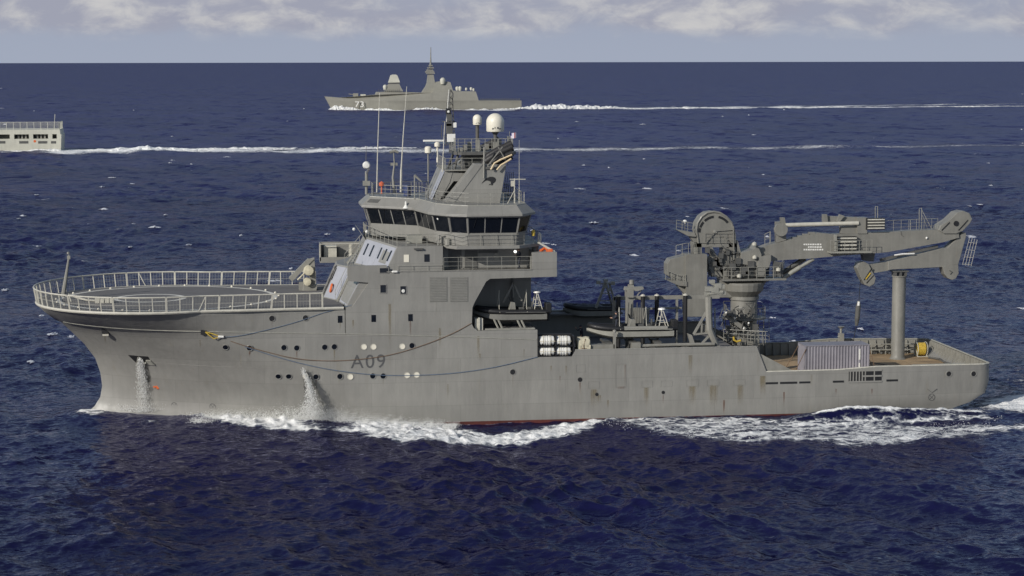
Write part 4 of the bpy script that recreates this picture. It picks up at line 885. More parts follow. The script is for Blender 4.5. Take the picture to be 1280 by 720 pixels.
# cap rails and the thick inner face of the bulwarks
def caprail(xs, sg, topf, nm='bulwark_cap', mt=railg, r=.075, inset=0.):
    pts = [(x, sg * (hb(x, topf(x)) - .06 - inset), topf(x) + .02) for x in xs]; return MB().tube(pts, r, 6).build(nm, mt, ship)
caprail([4.4, 8, 12, 16, 20.5], -1, z_top, mt=paint); caprail([20.5, 20.95, 21.4], -1, z_top, mt=paint); caprail([21.4, 24, 27.9, 29.5, 31.5, 36, 39, 41, 41.5, 42.1], -1, z_top, mt=railm)
caprail([12, 16, 20.5], 1, z_top_far, mt=paint); caprail([21.4, 24, 28, 30, 32.4, 36, 39, 41, 41.5, 42.1], 1, z_top_far)
MB().tube([(42.22, y, 4.57) for y in (-7.7, 0, 7.7)], .09, 6).build('bulwark_cap', railg, ship)
bw = MB()
for sg in (1, -1):
    topf = z_top_far if sg == 1 else z_top
    xs = [20.7, 24, 28, 30, 32.4, 36, 39, 41]
    for a, b_ in zip(xs, xs[1:]):
        ya, yb = sg * (hb(a, 4) - .16), sg * (hb(b_, 4) - .16); bw.add([(a, ya, AZ), (b_, yb, AZ), (b_, yb, topf(b_) - .03), (a, ya, topf(a) - .03)], [(0, 1, 2, 3)])
bw.add([(42.08, -7.7, AZ), (42.08, 7.7, AZ), (42.08, 7.7, 4.52), (42.08, -7.7, 4.52)], [(0, 1, 2, 3)])
st = bw
for sg in (1, -1):
    topf = z_top_far if sg == 1 else z_top
    for i in range(26):
        x = 21.2 + i * .78; y = sg * (hb(x, 4) - .17); st.prism([(x, y, AZ), (x, y - sg * .42, AZ), (x, y - sg * .12, topf(x) - .05), (x, y, topf(x) - .05)], (.07, 0, 0))
for i in range(20):
    y = -7.4 + i * .78; st.prism([(42.07, y, AZ), (41.65, y, AZ), (41.95, y, 4.5), (42.07, y, 4.5)], (0, .07, 0))
st.build('inner_bulwark', gear, ship, recalc=False)
m = MB()
for v_ in (0.45, 1.0): m.tube([(30.5, 8.0, AZ + v_), (36, 8.0, AZ + v_), (40.6, 7.7, AZ + v_)], .06, 6)
for i in range(8): m.bar((30.5 + i * 1.44, 8.0, AZ), (30.5 + i * 1.44, 8.0, AZ + 1.0), .06)
m.build('pipe_rack', railg, ship)
m = MB()
for i in range(12): x = 31 + i * .8; m.lathe([(.0, 0), (.16, .02), (.14, .3 + .12 * (i % 3)), (.2, .42), (0, .46)], (x, 8.3, AZ), 8)
m.build('mooring_bollard', darkgear, ship)
m = MB(); m.tube([(34.6, -8.4, 4.50), (35, -8.35, 4.60), (39.8, -8.05, 4.60)], .07, 6); m.build('stern_pipe', railg, ship)
m = MB(); m.tube([(40.9, 4.6, AZ + .1), (41.5, 3.2, AZ + .15), (41.3, 1.6, AZ + .12), (41.6, 0, AZ + .1), (41.5, -2.4, AZ + .12)], .10, 6); m.tube([(33.5, 5.5, AZ + .03), (35, 2, AZ + .03), (37.2, -3.5, AZ + .03)], .04, 5); m.build('stowed_chain', darkgear, ship)
m = MB(); m.box((33.0, 7.6, AZ), (33.4, 8.3, 5.35)); m.lathe([(.35, 0), (.12, .2), (.12, .8), (.35, 1.)], (33.2, 8, 5.0), 10); m.build('tugger_post', gear, ship)
# starboard house side wall beyond the boats: cap and deck on which the far boat stands
MB().box((1.2, 8.3, 7.62), (11.6, 8.86, 8.03)).build('starboard_coaming', paint, ship)
MB().box((1.15, 6.6, 7.75), (11.5, 8.28, 7.9)).build('boat_deck', deckm, ship)
MB().box((1.2, 7.9, DZ), (11.5, 8.0, 7.7)).build('starboard_bulkhead', paint, ship)
# raft recess backing, boat bay furniture
m = MB(); m.box((1.12, -8.9, 5.9), (4.15, -8.8, 6.1)); m.box((1.14, -8.2, 5.55), (4.2, -8.0, 8.0))
for x in (1.2, 2.72, 4.28): m.box((x - .06, -8.95, 6.0), (x + .06, -8.2, 7.9))
for z in (6.12, 7.0): m.box((1.14, -8.95, z - .03), (4.34, -8.2, z + .03))
m.build('raft_rack', black, ship)
m = MB(); m.box((-4.3, -8.6, 8.5), (-3.6, -7.6, 9.5)); m.bar((-3.95, -8.7, 8.5), (-3.95, -8.7, 9.6), .1); m.build('bay_bollard', railm, superstructure)
m = MB()
for x in (-2.2, -.2):
    for d_ in (0, .35): m.bar((x + d_, -8.3, 8.5), (x + d_ - .35, -7.6, 9.35), .08)
m.box((-3.4, -8.8, 8.5), (.9, -8.4, 8.62)); m.build('boat_chock', railg, superstructure)
m = MB(); m.bar(W(629, 378, -6), W(642, 353, -6), .12); m.bar(W(642, 353, -6), W(652, 376, -6), .12); m.bar(W(641, 353, -6), W(642, 372, -6), .05); m.build('boat_davit', gear, superstructure)
m = MB(); m.bar((-.55, -4.75, 8.5), (-.55, -4.75, 13.0), .14); m.build('bay_post', darkgear, superstructure)
# deck clutter between the house and the crane
m = MB(); a = P(736, 431, -8.3); b_ = P(768, 437, -8.3); m.box((a[0], -8.4, b_[1]), (b_[0], -7.6, a[1])); m.box((b_[0] - .1, -8.4, b_[1]), (b_[0] + .12, -8.1, a[1] + 1.05)); m.lathe([(.0, 0), (.15, .05), (.15, .25), (0, .3)], (b_[0], -8.3, a[1] + 1.0), 8); m.build('deck_coaming', gear, ship)
m = MB(); m.tube([W(797, 432.5, -8), W(842, 431, -8), W(893, 430, -8)], .15, 8); m.box(tuple(W(790, 437, -8.3)), tuple(W(799, 427, -7.6))); m.build('hydraulic_pipe', gear, ship)
m = MB()
for x in (7.4, 9.6, 11.8): m.box((x, -7.8, DZ), (x + .3, -5.2, 7.0)); m.box((x - .15, -7.9, 6.9), (x + .45, -5.1, 7.1))
m.box((6.2, -7.4, 6.2), (13.4, -7.2, 6.4)); m.build('boat_cradle', darkgear, ship)
m = MB()
for i in range(26):
    x = 11.5 + random.random() * 5.2; y = -7.6 + random.random() * 3; s = .12 + random.random() * .28; m.box((x - s, y - s, DZ), (x + s, y + s, DZ + .5 + random.random() * .75))
m.build('stowed_gear', darkgear, ship)
m = MB()
for i in range(16):
    x = 2.2 + random.random() * 4; y = -5 + random.random() * 4; s = .12 + random.random() * .3; m.box((x - s, y - s, DZ), (x + s, y + s, DZ + .4 + random.random() * 1.1))
m.build('stowed_gear', gear, ship)
# frame with black fender posts
fr = MB(); fr.box((9.2, -1.2, 10.02), (19.0, -.85, 10.36)); fr.box((9.6, -1.1, 9.1), (15.5, -.95, 9.28)); fr.box((14.95, -1.2, DZ), (15.15, -1, 10.)); fr.box((9.1, -1.2, DZ), (9.35, -.95, 10.3)); frm = fr.build('fender_frame', gear, ship)
for u in (773, 803.5, 821, 856.5):
    x = P(u, 385, -1.5)[0]; MB().tube([(x, -1.5, DZ), (x, -1.5, 10.4)], .2, 10).build('fender_post', black, frm); MB().lathe([(.25, 0), (.2, .1), (0, .2)], (x, -1.5, 10.4), 8).build('post_cap', railm, frm)
# boat-handling column crane amidships
m = MB(); a = P(787, 430, -4.6); m.box((a[0] - .28, -4.6, DZ), (a[0] + .32, -3.9, P(787, 371, -4.6)[1])); hc = m.build('davit_column', gear, ship, bevel=.03)
m = MB(); m.px([(784, 372), (784, 362), (792, 362), (792, 372)], -4.9, 1.2); m.px([(781, 363), (782, 359), (804, 358.5), (805, 361.5), (797, 364)], -4.8, .7); m.px([(786, 359), (786, 356), (792, 356), (793, 359)], -4.7, .5); m.lathe([(0, -.1), (.22, 0), (.2, .35), (0, .4)], tuple(W(789.5, 355, -4.5)), 10); m.bar(W(803, 361, -4.6), W(792, 375, -4.6), .06); m.build('davit_head', gear, hc)
m = MB(); m.px([(792, 385), (812, 386), (811, 410), (793, 410)], -2.2, .6); m.build('control_cabinet', gear, ship)
m = MB()
for k in range(7): m.bar(W(784 + k * 3, 410, -4.9), W(786 + k * 2.6, 378 + (k * 7) % 14, -4.9), .05)
m.build('davit_hoses', darkgear, hc)
# starboard davit frame above the far boat
m = MB(); m.bar(W(745, 385, 6), W(757, 353, 6), .16); m.bar(W(771, 385, 6), W(761, 353, 6), .12); m.bar(W(766, 385, 7.5), W(758, 356, 6.4), .1); m.bar(W(748, 376, 6), W(768, 376, 6), .06); m.bar(W(751, 367, 6), W(765, 367, 6), .05)
for u, v in ((748, 353), (757, 351), (766, 354), (756, 358), (761, 362)): q = W(u, v, 5.8); m.box((q.x - .18, q.y - .2, q.z - .16), (q.x + .18, q.y + .2, q.z + .16))
m.bar(W(747, 354, 5.8), W(767, 355, 5.8), .07); m.build('starboard_davit', gear, ship)
# curved gantry leg with braces
m = MB(); m.tube([W(885.5, 371, -7.6), W(886, 395, -7.6), W(887, 412, -7.6), W(891, 422, -7.6), W(896, 433, -7.6)], [.31, .31, .31, .29, .25], 8); m.bar(W(884, 388, -7.5), W(867, 418, -7.5), .14); m.bar(W(867, 418, -7.5), W(886, 416, -7.5), .11); m.bar(W(886, 420, -7.5), W(875, 432, -7.5), .12); m.bar(W(893.5, 385, -7), W(894, 420, -7), .08); m.bar(W(877, 402, -7.5), W(877, 417, -7.5), .09)
m.px([(860, 417), (865, 419), (869, 431), (864, 432)], -7.8, .5); m.box(tuple(W(862, 435, -7.9)), tuple(W(898, 431, -7.3))); m.px([(880, 406), (885, 406), (885, 416), (880, 416)], -7.3, .5); gl = m.build('gantry_leg', gear, ship)
m = MB()
for u, v, s in ((890, 352, .22), (897, 357, .3), (902, 358, .24), (886, 361, .3), (893, 362, .32), (884, 367, .22), (899, 365, .26), (904, 366, .2)): q = W(u, v, -7.2); m.box((q.x - s, q.y - s, q.z - s * .7), (q.x + s, q.y + s, q.z + s * .7))
m.tube([W(884, 368, -7.4), W(904, 365, -7.4)], .12, 7); m.tube([W(889, 354, -7.3), W(893, 356, -7.3), W(897, 357, -7.3)], .13, 7); m.build('gantry_head', railg, gl)

# ---------------------------------------------------------------- the deck crane
CY = 4.2; CC = 5.0
crane = bpy.data.objects.new('deck_crane', None); COL.objects.link(crane); crane.parent = ship; crane.empty_display_size = .3
px_, _ = P(929.5, 400, CC); zt = P(929, 374, CC)[1]
ped = MB().lathe([(1.55, DZ - 2.3), (1.55, DZ + .6), (1.25, DZ + 1.0), (1.25, zt), (1.42, zt + .02), (1.42, zt + .35)], (px_, CC, 0), 28).build('pedestal', cranep, crane, smooth=True)
m = MB()
for i in range(14): m.bar(W(908 + i * 2.6, 433 - (i * 7) % 9, CY - .6), W(906 + (i * 11) % 38, 380 + (i * 13) % 30, CY - .6), .05)
m.bar(W(905, 392, CY - 1.2), W(931, 412, CY - 1.2), .28); m.bar(W(908, 386, CY - 1.1), W(936, 407, CY - 1.1), .07)
m.tube([W(910, 418, CY - 1), W(912, 410, CY - 1), W(919, 409, CY - 1), W(920, 416, CY - 1), W(913, 420, CY - 1)], .2, 7); m.box(tuple(W(922, 432, CY - 1)), tuple(W(940, 414, CY - .4))); m.build('pedestal_pipework', cranep, ped)
m = MB(); random.seed(9)
for i in range(46):
    q = W(random.uniform(905, 946), random.uniform(376, 434), CY - 1.0 - random.random() * .7); s = random.uniform(.06, .22)
    if i % 2: m.box((q.x - s, q.y - s, q.z - s), (q.x + s, q.y + s, q.z + s * random.uniform(.6, 2)))
    else: m.tube([q, q + Vector((random.uniform(-.7, .7), 0, 0)), q + Vector((random.uniform(-.7, .7), .1, random.uniform(-1.4, -.4)))], .045, 5)
m.build('pedestal_machinery', darkgear, ped)
for u, v in ((908, 391), (918.5, 398), (936, 404), (930, 410.5)): q = W(u, v, CY - 1.7); MB().lathe([(0, -.1), (.11, 0), (0, .1)], q, 8, 'y').build('work_light', white, ped)
m = MB(); m.tube([W(917, 421, CY - 2), W(917.5, 425, CY - 2), W(921, 427, CY - 2), W(926, 425.5, CY - 2)], .1, 7); m.build('yellow_hose', yellow, ped, smooth=True)
m = MB(); z = P(940, 400, CC - 1.5)[1]; m.lathe([(1.2, 0), (2.1, 0), (2.1, .1), (1.2, .1)], (px_, CC, z), 24); m.rail([(px_ + 2.05 * math.cos(a), CC + 2.05 * math.sin(a), z + .1) for a in [math.radians(q) for q in range(-100, 60, 20)]], 1.0, .8, .03, 2); m.ladder(W(948, 432, CC - 1.5), W(948, 401, CC - 1.5), (.5, 0, 0), 8, .03); m.ladder(W(955, 432, CC), W(955, 396, CC), (.5, 0, 0), 8, .025); m.build('pedestal_platform', cranep, ped)
MB().rail([(px_ - .6, CY - 3.2, DZ), (px_ - .6 + 1.9, CY - 3.2, DZ), (20.4, CY - 1.2, DZ)], 1.1, .7, .03, 2).build('deck_railing', railg, ped)
# slewing house
m = MB(); m.lathe([(1.3, zt + .3), (1.9, zt + .9), (2.0, zt + 1.5), (2.0, P(929, 352, CC)[1])], (px_ - .1, CC, 0), 24)
m.px([(900, 346), (900, 372), (915, 372), (922, 352), (960, 352), (968, 346)], CY + .2, 1.4); m.px([(907, 372), (908, 352), (958, 352), (945, 374)], CY + .4, 1.3)
m.px([(905, 346), (905, 308), (922, 316), (946, 318), (956, 326), (950, 346)], CY - .1, 2.0)
m.px([(926, 316), (942, 312), (947, 306), (952, 318), (952, 330), (944, 333), (926, 330)], CY - .5, 2.6)
house2 = m.build('slewing_house', cranep, crane, bevel=.03)
m = MB(); q0, q1 = W(903, 350, CY - .8), W(983, 350, CY - .8); m.box((q0.x, q0.y, q0.z - .12), (q1.x, q1.y + 1.6, q0.z + .05)); sp2 = m.build('slew_platform', cranep, crane)
MB().rail([(q0.x + .1, CY - .75, q0.z + .05), (q1.x - .7, CY - .75, q0.z + .05), (q1.x, CY + .1, q0.z + .75)], 1.1, .8, .028, 2).build('platform_railing', railg, sp2)
m = MB(); m.px([(948, 322), (964, 318), (964, 326), (958, 346), (946, 346)], CY - .7, 1.3); cab = m.build('operator_cab', cranep, crane, bevel=.03)
MB().px([(955, 345), (957, 337), (962, 334), (961, 345)], CY - .72, .05).build('cab_window', glass, cab)
m = MB(); m.px([(966, 326), (979, 328), (979, 346), (966, 346)], CY - .4, .1); m.build('cab_screen', darkgear, cab)
for u, v in ((943, 305), (943.5, 321.5), (973, 337), (924, 345)): q = W(u, v, CY - .8); MB().lathe([(.0, -.2), (.22, -.12), (.22, .1), (0, .22)], q, 10).build('work_light', railm, house2)
m = MB()
for i in range(16): a = W(909 + (i * 17) % 44, 346 - (i * 5) % 12, CY - .35); b_ = W(908 + (i * 23) % 46, 318 + (i * 7) % 14, CY - .35); m.bar(a, Vector((a.x, a.y, b_.z)), .05); m.bar(Vector((a.x, a.y, b_.z)), b_, .04)
for u, v, s in ((915, 333, .3), (930, 338, .35), (938, 330, .3), (922, 326, .26), (934, 341, .22)): q = W(u, v, CY - .4); m.box((q.x - s, q.y - .3, q.z - s), (q.x + s, q.y, q.z + s))
m.build('house_pipework', darkgear, house2)
# winch tower: frame, drum housing, machinery boxes, lookout
m = MB(); 
for pts in ([(867, 304), (877, 304), (878, 330), (868, 330)], [(911, 304), (921, 304), (923, 346), (912, 346)], [(884, 308), (890, 308), (912, 350), (906, 350)], [(867, 303), (921, 303), (921, 309), (867, 309)], [(884, 322), (909, 320), (912, 346), (890, 346)], [(918, 300), (922, 300), (930, 330), (924, 334)]): m.px(pts, CY, 1.5)
wt = m.build('winch_tower', cranep, crane, bevel=.03)
dh = [(873, 304), (872, 296), (870.5, 288), (872, 279), (877, 271), (884, 266), (892, 264.5), (900, 266), (908, 271), (914, 278), (917, 286), (918.5, 295), (918.5, 304)]
drum = MB().px(dh, CY - .1, 1.9).build('winch_drum', cranep, wt, bevel=.04)
m = MB(); cx_, cz_ = P(894, 291, CY - .15)
for a0, a1 in ((38, 78), (96, 132), (138, 160), (163, 178)):
    pts = []
    for k in range(7): a = math.radians(a0 + (a1 - a0) * k / 6); pts.append((cx_ + 1.62 * math.cos(a), CY - .13, cz_ + 1.62 * math.sin(a)))
    for k in range(7): a = math.radians(a1 - (a1 - a0) * k / 6); pts.append((cx_ + 1.40 * math.cos(a), CY - .13, cz_ + 1.40 * math.sin(a)))
    m.prism(pts, (0, .04, 0))
m.build('drum_slots', black, drum)
m = MB(); q = W(894, 290, CY - .2); m.lathe([(0, -.05), (.2, 0), (.2, .1)], q, 10, 'y'); m.bar(q, W(882, 304, CY - .2), .06); m.bar(q + Vector((0, 0, .1)), W(916, 287, CY - .2), .06); m.bar(q, W(916, 303, CY - .2), .05); m.bar(W(916.5, 283, CY - .25), W(917.5, 346, CY - .25), .08); m.rail([W(880, 304, CY - .3), W(917, 304, CY - .3)], .95, .7, .022, 2); m.build('drum_bracing', cranep, drum)
rim = MB(); rim.tube([(P(u, v, CY - .12)[0], CY - .12, P(u, v, CY - .12)[1]) for u, v in dh], .11, 6); rim.build('drum_rim', cranep, drum)
mbx = MB().px([(857, 318), (884, 318), (884, 396), (858, 396)], CY - .8, 1.8).build('machinery_box', cranep, wt, bevel=.03)
m = MB(); m.px([(834, 330), (838, 324), (858, 319), (858, 356), (846, 352), (834, 344)], CY - .5, 1.6); m.build('machinery_box', cranep, wt, bevel=.03)
m = MB(); m.px([(833, 350), (859, 352), (859, 358), (848, 357)], CY - .9, 1.8); m.px([(846, 357), (859, 358), (859, 371)], CY - .3, .8); lp = m.build('side_platform', cranep, wt)
MB().rail([W(832, 350, CY - .9), W(845, 355.5, CY - .9), W(857, 356.5, CY - .9)], .95, .6, .028, 2).build('platform_railing', railg, lp)
MB().rail([W(845, 321, CY - .4), W(857, 318, CY - .4), W(870, 318, CY - .4)], 1.05, .6, .028, 1).build('box_railing', railg, mbx)
m = MB(); m.px([(845, 287), (868, 291), (871, 296), (860, 295)], CY - .3, 1.4); m.px([(862, 295), (874, 295), (874, 306), (868, 304)], CY - .0, .9); lk = m.build('lookout_platform', cranep, wt)
MB().rail([W(845.5, 287, CY - .25), W(857, 289.5, CY - .25), W(869, 291.5, CY - .25)], .9, .55, .025, 2).build('platform_railing', railg, lk)
q = W(856, 277, CY); MB().lathe([(0, -.2), (.18, -.1), (.18, .1), (0, .2)], q, 10, 'y').build('work_light', white, lk); m = MB(); m.bar(q, W(856, 289, CY), .04); m.build('light_post', cranep, lk)
m = MB(); 
for i in range(8): m.bar(W(886 + i * 3, 346, CY + .3), W(886 + i * 3, 322 + (i * 5) % 9, CY + .3), .07)
m.box(tuple(W(883, 340, CY + .2)), tuple(W(905, 330, CY + .8))); random.seed(12)
for i in range(30):
    q = W(random.uniform(884, 925), random.uniform(312, 346), CY - .15 - random.random() * .4); s = random.uniform(.06, .2)
    if i % 2: m.box((q.x - s, q.y - s, q.z - s), (q.x + s, q.y + s, q.z + s * 1.5))
    else: m.tube([q, q + Vector((random.uniform(-.8, .8), 0, .1)), q + Vector((random.uniform(-.8, .8), .1, random.uniform(-1., 1.)))], .04, 5)
m.build('tower_machinery', darkgear, wt)
# boom, folded jib, cylinders
boom_px = [(926, 318), (946, 312), (962, 306), (1023, 291), (1042, 293), (1085, 291), (1172, 287), (1198, 285), (1199, 297), (1178, 303), (1110, 315), (1089, 317), (1045, 320), (1016, 323), (978, 325), (962, 327), (940, 331), (927, 330)]
boom = MB().px(boom_px, CY, 1.5).build('boom', cranep, crane, bevel=.05)
hd = [(1173, 288), (1176, 282), (1187, 275), (1197, 265.5), (1204, 263.5), (1212, 266.5), (1215.5, 274), (1212, 280), (1204, 288.5), (1196, 292), (1180, 292)]
bh = MB().px(hd, CY - .15, 1.8).build('boom_head', cranep, boom, bevel=.05)
q = W(1195.3, 279.4, CY - .17); MB().lathe([(.26, -.03), (.26, .05)], q, 16, 'y').build('pin_hole', black, bh)
m = MB(); m.bar(W(1177, 288, CY - .17), W(1187, 278, CY - .17), .05); m.bar(W(1198, 288, CY - .17), W(1210, 275, CY - .17), .05); m.build('guide_slot', black, bh)
jib_px = [(1204, 290), (1207.5, 291), (1208, 295), (1198, 331), (1178, 334), (1115, 337), (1110, 338), (1110, 327), (1158, 315.5), (1176, 311), (1184, 310), (1197, 297)]
jib = MB().px(jib_px, CY + .2, 1.1).build('folded_jib', cranep, crane, bevel=.05)
MB().px([(1086, 331), (1112, 326.5), (1112, 338), (1088, 342)], CY + .35, .8).build('jib_extension', cranep, jib)
jt = MB().px([(1071, 335), (1074, 329), (1080, 327), (1086, 330), (1090, 338), (1095, 348), (1093, 355), (1087, 358.5), (1081, 356), (1076, 347)], CY + .1, 1.2).build('jib_tip', cranep, jib, bevel=.05)
m = MB(); m.bar(W(1080, 350, CY + .08), W(1090, 335, CY + .08), .05); m.bar(W(1083, 354, CY + .08), W(1092, 344, CY + .08), .04); m.build('tip_slot', blacks, jt)
m = MB(); m.bar(W(1082, 349, CY + .06), W(1088, 341, CY + .06), .08); m.build('wire_guide', yellow, jt)
lug = MB().px([(1178, 333), (1198, 331), (1198.5, 342), (1195, 348), (1190, 350), (1185, 348), (1181, 343)], CY + .1, 1.2).build('jib_lug', cranep, jib, bevel=.04)
MB().tube([W(1187, 338, CY + .05), W(1190, 340, CY + .05), W(1187.5, 343, CY + .05)], .05, 5).build('shackle', darkgear, lug)
m = MB(); m.px([(1078, 317), (1094, 317), (1092, 327), (1080, 326)], CY + .3, .8); m.build('boom_bracket', darkgear, boom)
m = MB(); m.bar(W(1100, 325, CY + .5), W(1172, 308, CY + .5), .18); m.build('fold_cylinder', darkgear, jib)
m = MB(); m.tube([W(1118, 319, CY + .0), W(1128, 317.5, CY), W(1143, 317, CY)], .08, 6); m.build('bright_hose', white, jib)
# white builder's lettering, worn to three rows of bars
m = MB(); random.seed(3)
for r_, (v, us) in enumerate(((305.5, (1004.5, 1028)), (308.8, (1010, 1028)), (312, (1004.5, 1029)))):
    u = us[0]
    while u < us[1] - 1:
        du = random.choice((2.2, 2.8, 1.8)); a = P(u, v - .9, CY); b_ = P(min(u + du, us[1]), v + .9 , CY); m.box((a[0], CY - .014, b_[1]), (b_[0], CY - .004, a[1])); u += du + .7
m.build('boom_lettering', white, boom)
m = MB(); m.tube([W(982, 281.5, CY - .1), W(1012, 280.5, CY - .1), W(1073, 279, CY - .1)], .2, 12); m.build('boom_cylinder', railm, boom, smooth=True)
q = W(976, 287, CY - .2); MB().lathe([(.0, -.2), (.62, -.2), (.62, .25), (0, .25)], q, 18, 'y').build('cylinder_eye', cranep, boom); m = MB(); m.px([(972, 278), (982, 277), (983, 300), (972, 303)], CY + .1, 1.1); m.px([(976, 272), (981, 272), (982, 280), (977, 280)], CY, .5); m.build('cylinder_bracket', cranep, boom)
m = MB(); m.px([(1030, 270), (1078, 272), (1078, 278), (1030, 277)], CY + .3, .8); m.px([(1072, 272), (1084, 272), (1084, 292), (1072, 292)], CY - .1, 1.2); m.px([(1029, 268), (1034, 268), (1035, 278), (1029, 278)], CY, .5); m.px([(1050, 268), (1056, 270), (1050, 277), (1046, 277)], CY, .4); m.px([(1052, 283), (1073, 282), (1073, 292), (1052, 292)], CY + .2, .8); m.build('boom_machinery', cranep, boom)
def pack(u0, v0, u1, v1, rows, par):
    a, b_ = P(u0, v0, CY - .5), P(u1, v1, CY - .5); o = MB().box((a[0], CY - .5, b_[1]), (b_[0], CY - .02, a[1])).build('sheave_pack', black, par); m = MB()
    for i in range(rows): z = b_[1] + (a[1] - b_[1]) * (i + .5) / rows; m.tube([(a[0] + .05, CY - .52, z), (b_[0] - .05, CY - .52, z)], (a[1] - b_[1]) / rows * .27, 8)
    m.build('pale_roller', railm, o)
pack(1046, 296, 1071, 313, 4, boom); pack(1084, 273, 1106, 287, 4, boom)
m = MB(); q0, q1 = W(1038, 315.5, CY - 1.2), W(1090, 313.5, CY - 1.2); m.box((q0.x, q0.y, q0.z - .1), (q1.x, q1.y + 1.1, q0.z + .06)); m.box(tuple(W(1043, 314, CY - 1)), tuple(W(1045, 293, CY - .7))); bp2 = m.build('boom_platform', railg, boom)
MB().rail([(q0.x, CY - 1.15, q0.z), (q1.x, CY - 1.15, q0.z)], 1.1, .7, .025, 2).build('platform_railing', railg, bp2)
MB().rail([W(1088, 289.5, CY + .2), W(1130, 288, CY + .2), W(1172, 286, CY + .2)], 1.0, .75, .02, 2).build('boom_railing', railg, boom)
m = MB()
for u, v0, v1 in ((1094, 258, 287), (1097, 258, 285), (1149, 261, 287), (1152, 260, 287), (1138, 275, 288)): m.bar(W(u, v1, CY + .6), W(u, v0, CY + .6), .035)
m.bar(W(1094, 258, CY + .6), W(1097, 258, CY + .6), .03); m.bar(W(1149, 260.5, CY + .6), W(1152, 260, CY + .6), .03); m.bar(W(1152, 262, CY + .6), W(1165, 287, CY + .6), .03); m.bar(W(1153, 269, CY + .6), W(1160, 287, CY + .6), .02); m.build('aerial_frame', railg, boom)
m = MB(); 
for i in range(10): m.box(tuple(W(949 + i * 7, 311 - i * 2.0, CY + .2)), tuple(W(953 + i * 7, 308.5 - i * 2.1, CY + .9)))
m.build('boom_step', cranep, boom)
m = MB(); m.rail([W(956, 307, CY + .4), W(963, 304, CY + .4)], 1.1, .5, .03, 1); m.build('boom_hoop', railg, boom)
m = MB(); m.tube([W(978, 348, CY + .3), W(1000, 334, CY + .3)], .22, 12); m.tube([W(1000, 334, CY + .3), W(1017, 324, CY + .3)], .16, 10); m.build('lift_cylinder', railg, crane, smooth=True); m = MB(); m.tube([W(978, 341, CY + .9), W(1006, 323, CY + .9)], .24, 10); m.build('lift_cylinder', darkgear, crane, smooth=True)
q = W(1158.5, 297.5, CY - .1); MB().lathe([(0, -.12), (.12, 0), (0, .1)], q, 8, 'y').build('work_light', white, boom)
MB().tube([W(1126, 289, CY - .02), W(1127, 294, CY - .02), W(1130, 296, CY - .02)], .03, 4).build('small_hose', darkgear, boom)
m = MB()
for k in range(4): m.bar(W(1212 + k * 3.2, 297 + k * .8, CY + .2), W(1203 + k * 3.6, 331 + k * .6, CY + .2), .02)
for k in range(4): m.bar(W(1211 - k * 2.6, 303 + k * 9, CY + .2), W(1221 - k * 2.6, 304 + k * 9, CY + .2), .02)
m.build('ladder_cage', railm, jib)
hk = MB(); hk.tube([W(1075.5, 350, CY + .6), W(1073.5, 378, CY + .6)], .03, 5); hk.tube([W(1070.5, 405, CY + .6), W(1066.5, 428, CY + .6), W(1065, 441, CY + .6)], .03, 5); hoist = hk.build('hoist_wire', black, crane)
m = MB(); m.tube([W(1073.5, 376, CY + .6), W(1072.8, 383, CY + .6), W(1071.5, 398, CY + .6), W(1070.5, 407, CY + .6)], [.12, .24, .24, .14], 10); m.build('hook_block', darkgear, hoist); m = MB(); m.tube([W(1073.6, 377, CY + .4), W(1073.2, 382, CY + .4)], .12, 8); m.build('block_cap', white, hoist)
# boom rest post on the aft deck
bx = P(1123, 400, CC)[0]; zt2 = P(1123, 346, CC)[1]
post = MB().lathe([(.82, AZ), (.70, AZ + .12), (.64, AZ + .3), (.64, zt2), (.72, zt2 + .02), (.72, zt2 + .12)], (bx, CC, 0), 28).build('boom_rest', cranep, ship, smooth=True)
m = MB()
for dx in (-.5, 0, .5): m.box((bx + dx - .1, CC - .5, zt2 + .12), (bx + dx + .1, CC + .5, zt2 + .55))
m.box((bx - .75, CC - .55, zt2 + .5), (bx + .75, CC + .55, zt2 + .62)); m.build('rest_saddle', darkgear, post)
# ================================================================ THINGS ON THE SHIP
# shipping container on the aft deck
cx0, _ = P(1006, 455, -3.4); L_, W_, H_ = 6.06, 2.44, 2.59; cy0 = -3.4; cz = AZ + .04
ct = empty('shipping_container', (cx0 + L_ / 2, cy0 + W_ / 2, cz), 'lilac grey corrugated shipping container lashed on the planked aft deck', 'container')
def corr(a, b_, z0, z1, nrm, pitch=.278, dep=.06):
    a, b_ = Vector(a), Vector(b_); n_ = int((b_ - a).length / pitch); vs = []; nrm = Vector(nrm) * dep
    for i in range(n_):
        for f, o_ in ((0, 0), (.26, 0), (.5, 1), (.76, 1)):
            p = a.lerp(b_, (i + f) / n_) - nrm * o_; vs += [(p.x, p.y, z0), (p.x, p.y, z1)]
    vs += [(b_.x, b_.y, z0), (b_.x, b_.y, z1)]
    return vs, [(2 * i, 2 * i + 2, 2 * i + 3, 2 * i + 1) for i in range(len(vs) // 2 - 1)]
hx, hy = L_ / 2, W_ / 2
m = MB(); 
for a, b_, nr in (((-hx + .1, -hy + .02), (hx - .1, -hy + .02), (0, -1, 0)), ((hx - .1, hy - .02), (-hx + .1, hy - .02), (0, 1, 0)), ((hx - .02, -hy + .1), (hx - .02, hy - .1), (1, 0, 0)), ((-hx + .02, hy - .1), (-hx + .02, -hy + .1), (-1, 0, 0))):
    m.add(*corr((*a, 0), (*b_, 0), .12, H_ - .1, nr))
m.box((-hx + .04, -hy + .06, .12), (hx - .04, hy - .06, .2)); m.box((-hx + .05, -hy + .05, H_ - .06), (hx - .05, hy - .05, H_ - .02)); m.build('corrugated_wall', contm, ct, recalc=False)
m = MB()
for x in (-hx, hx - .12):
    for y in (-hy, hy - .12): m.box((x, y, 0), (x + .12, y + .12, H_))
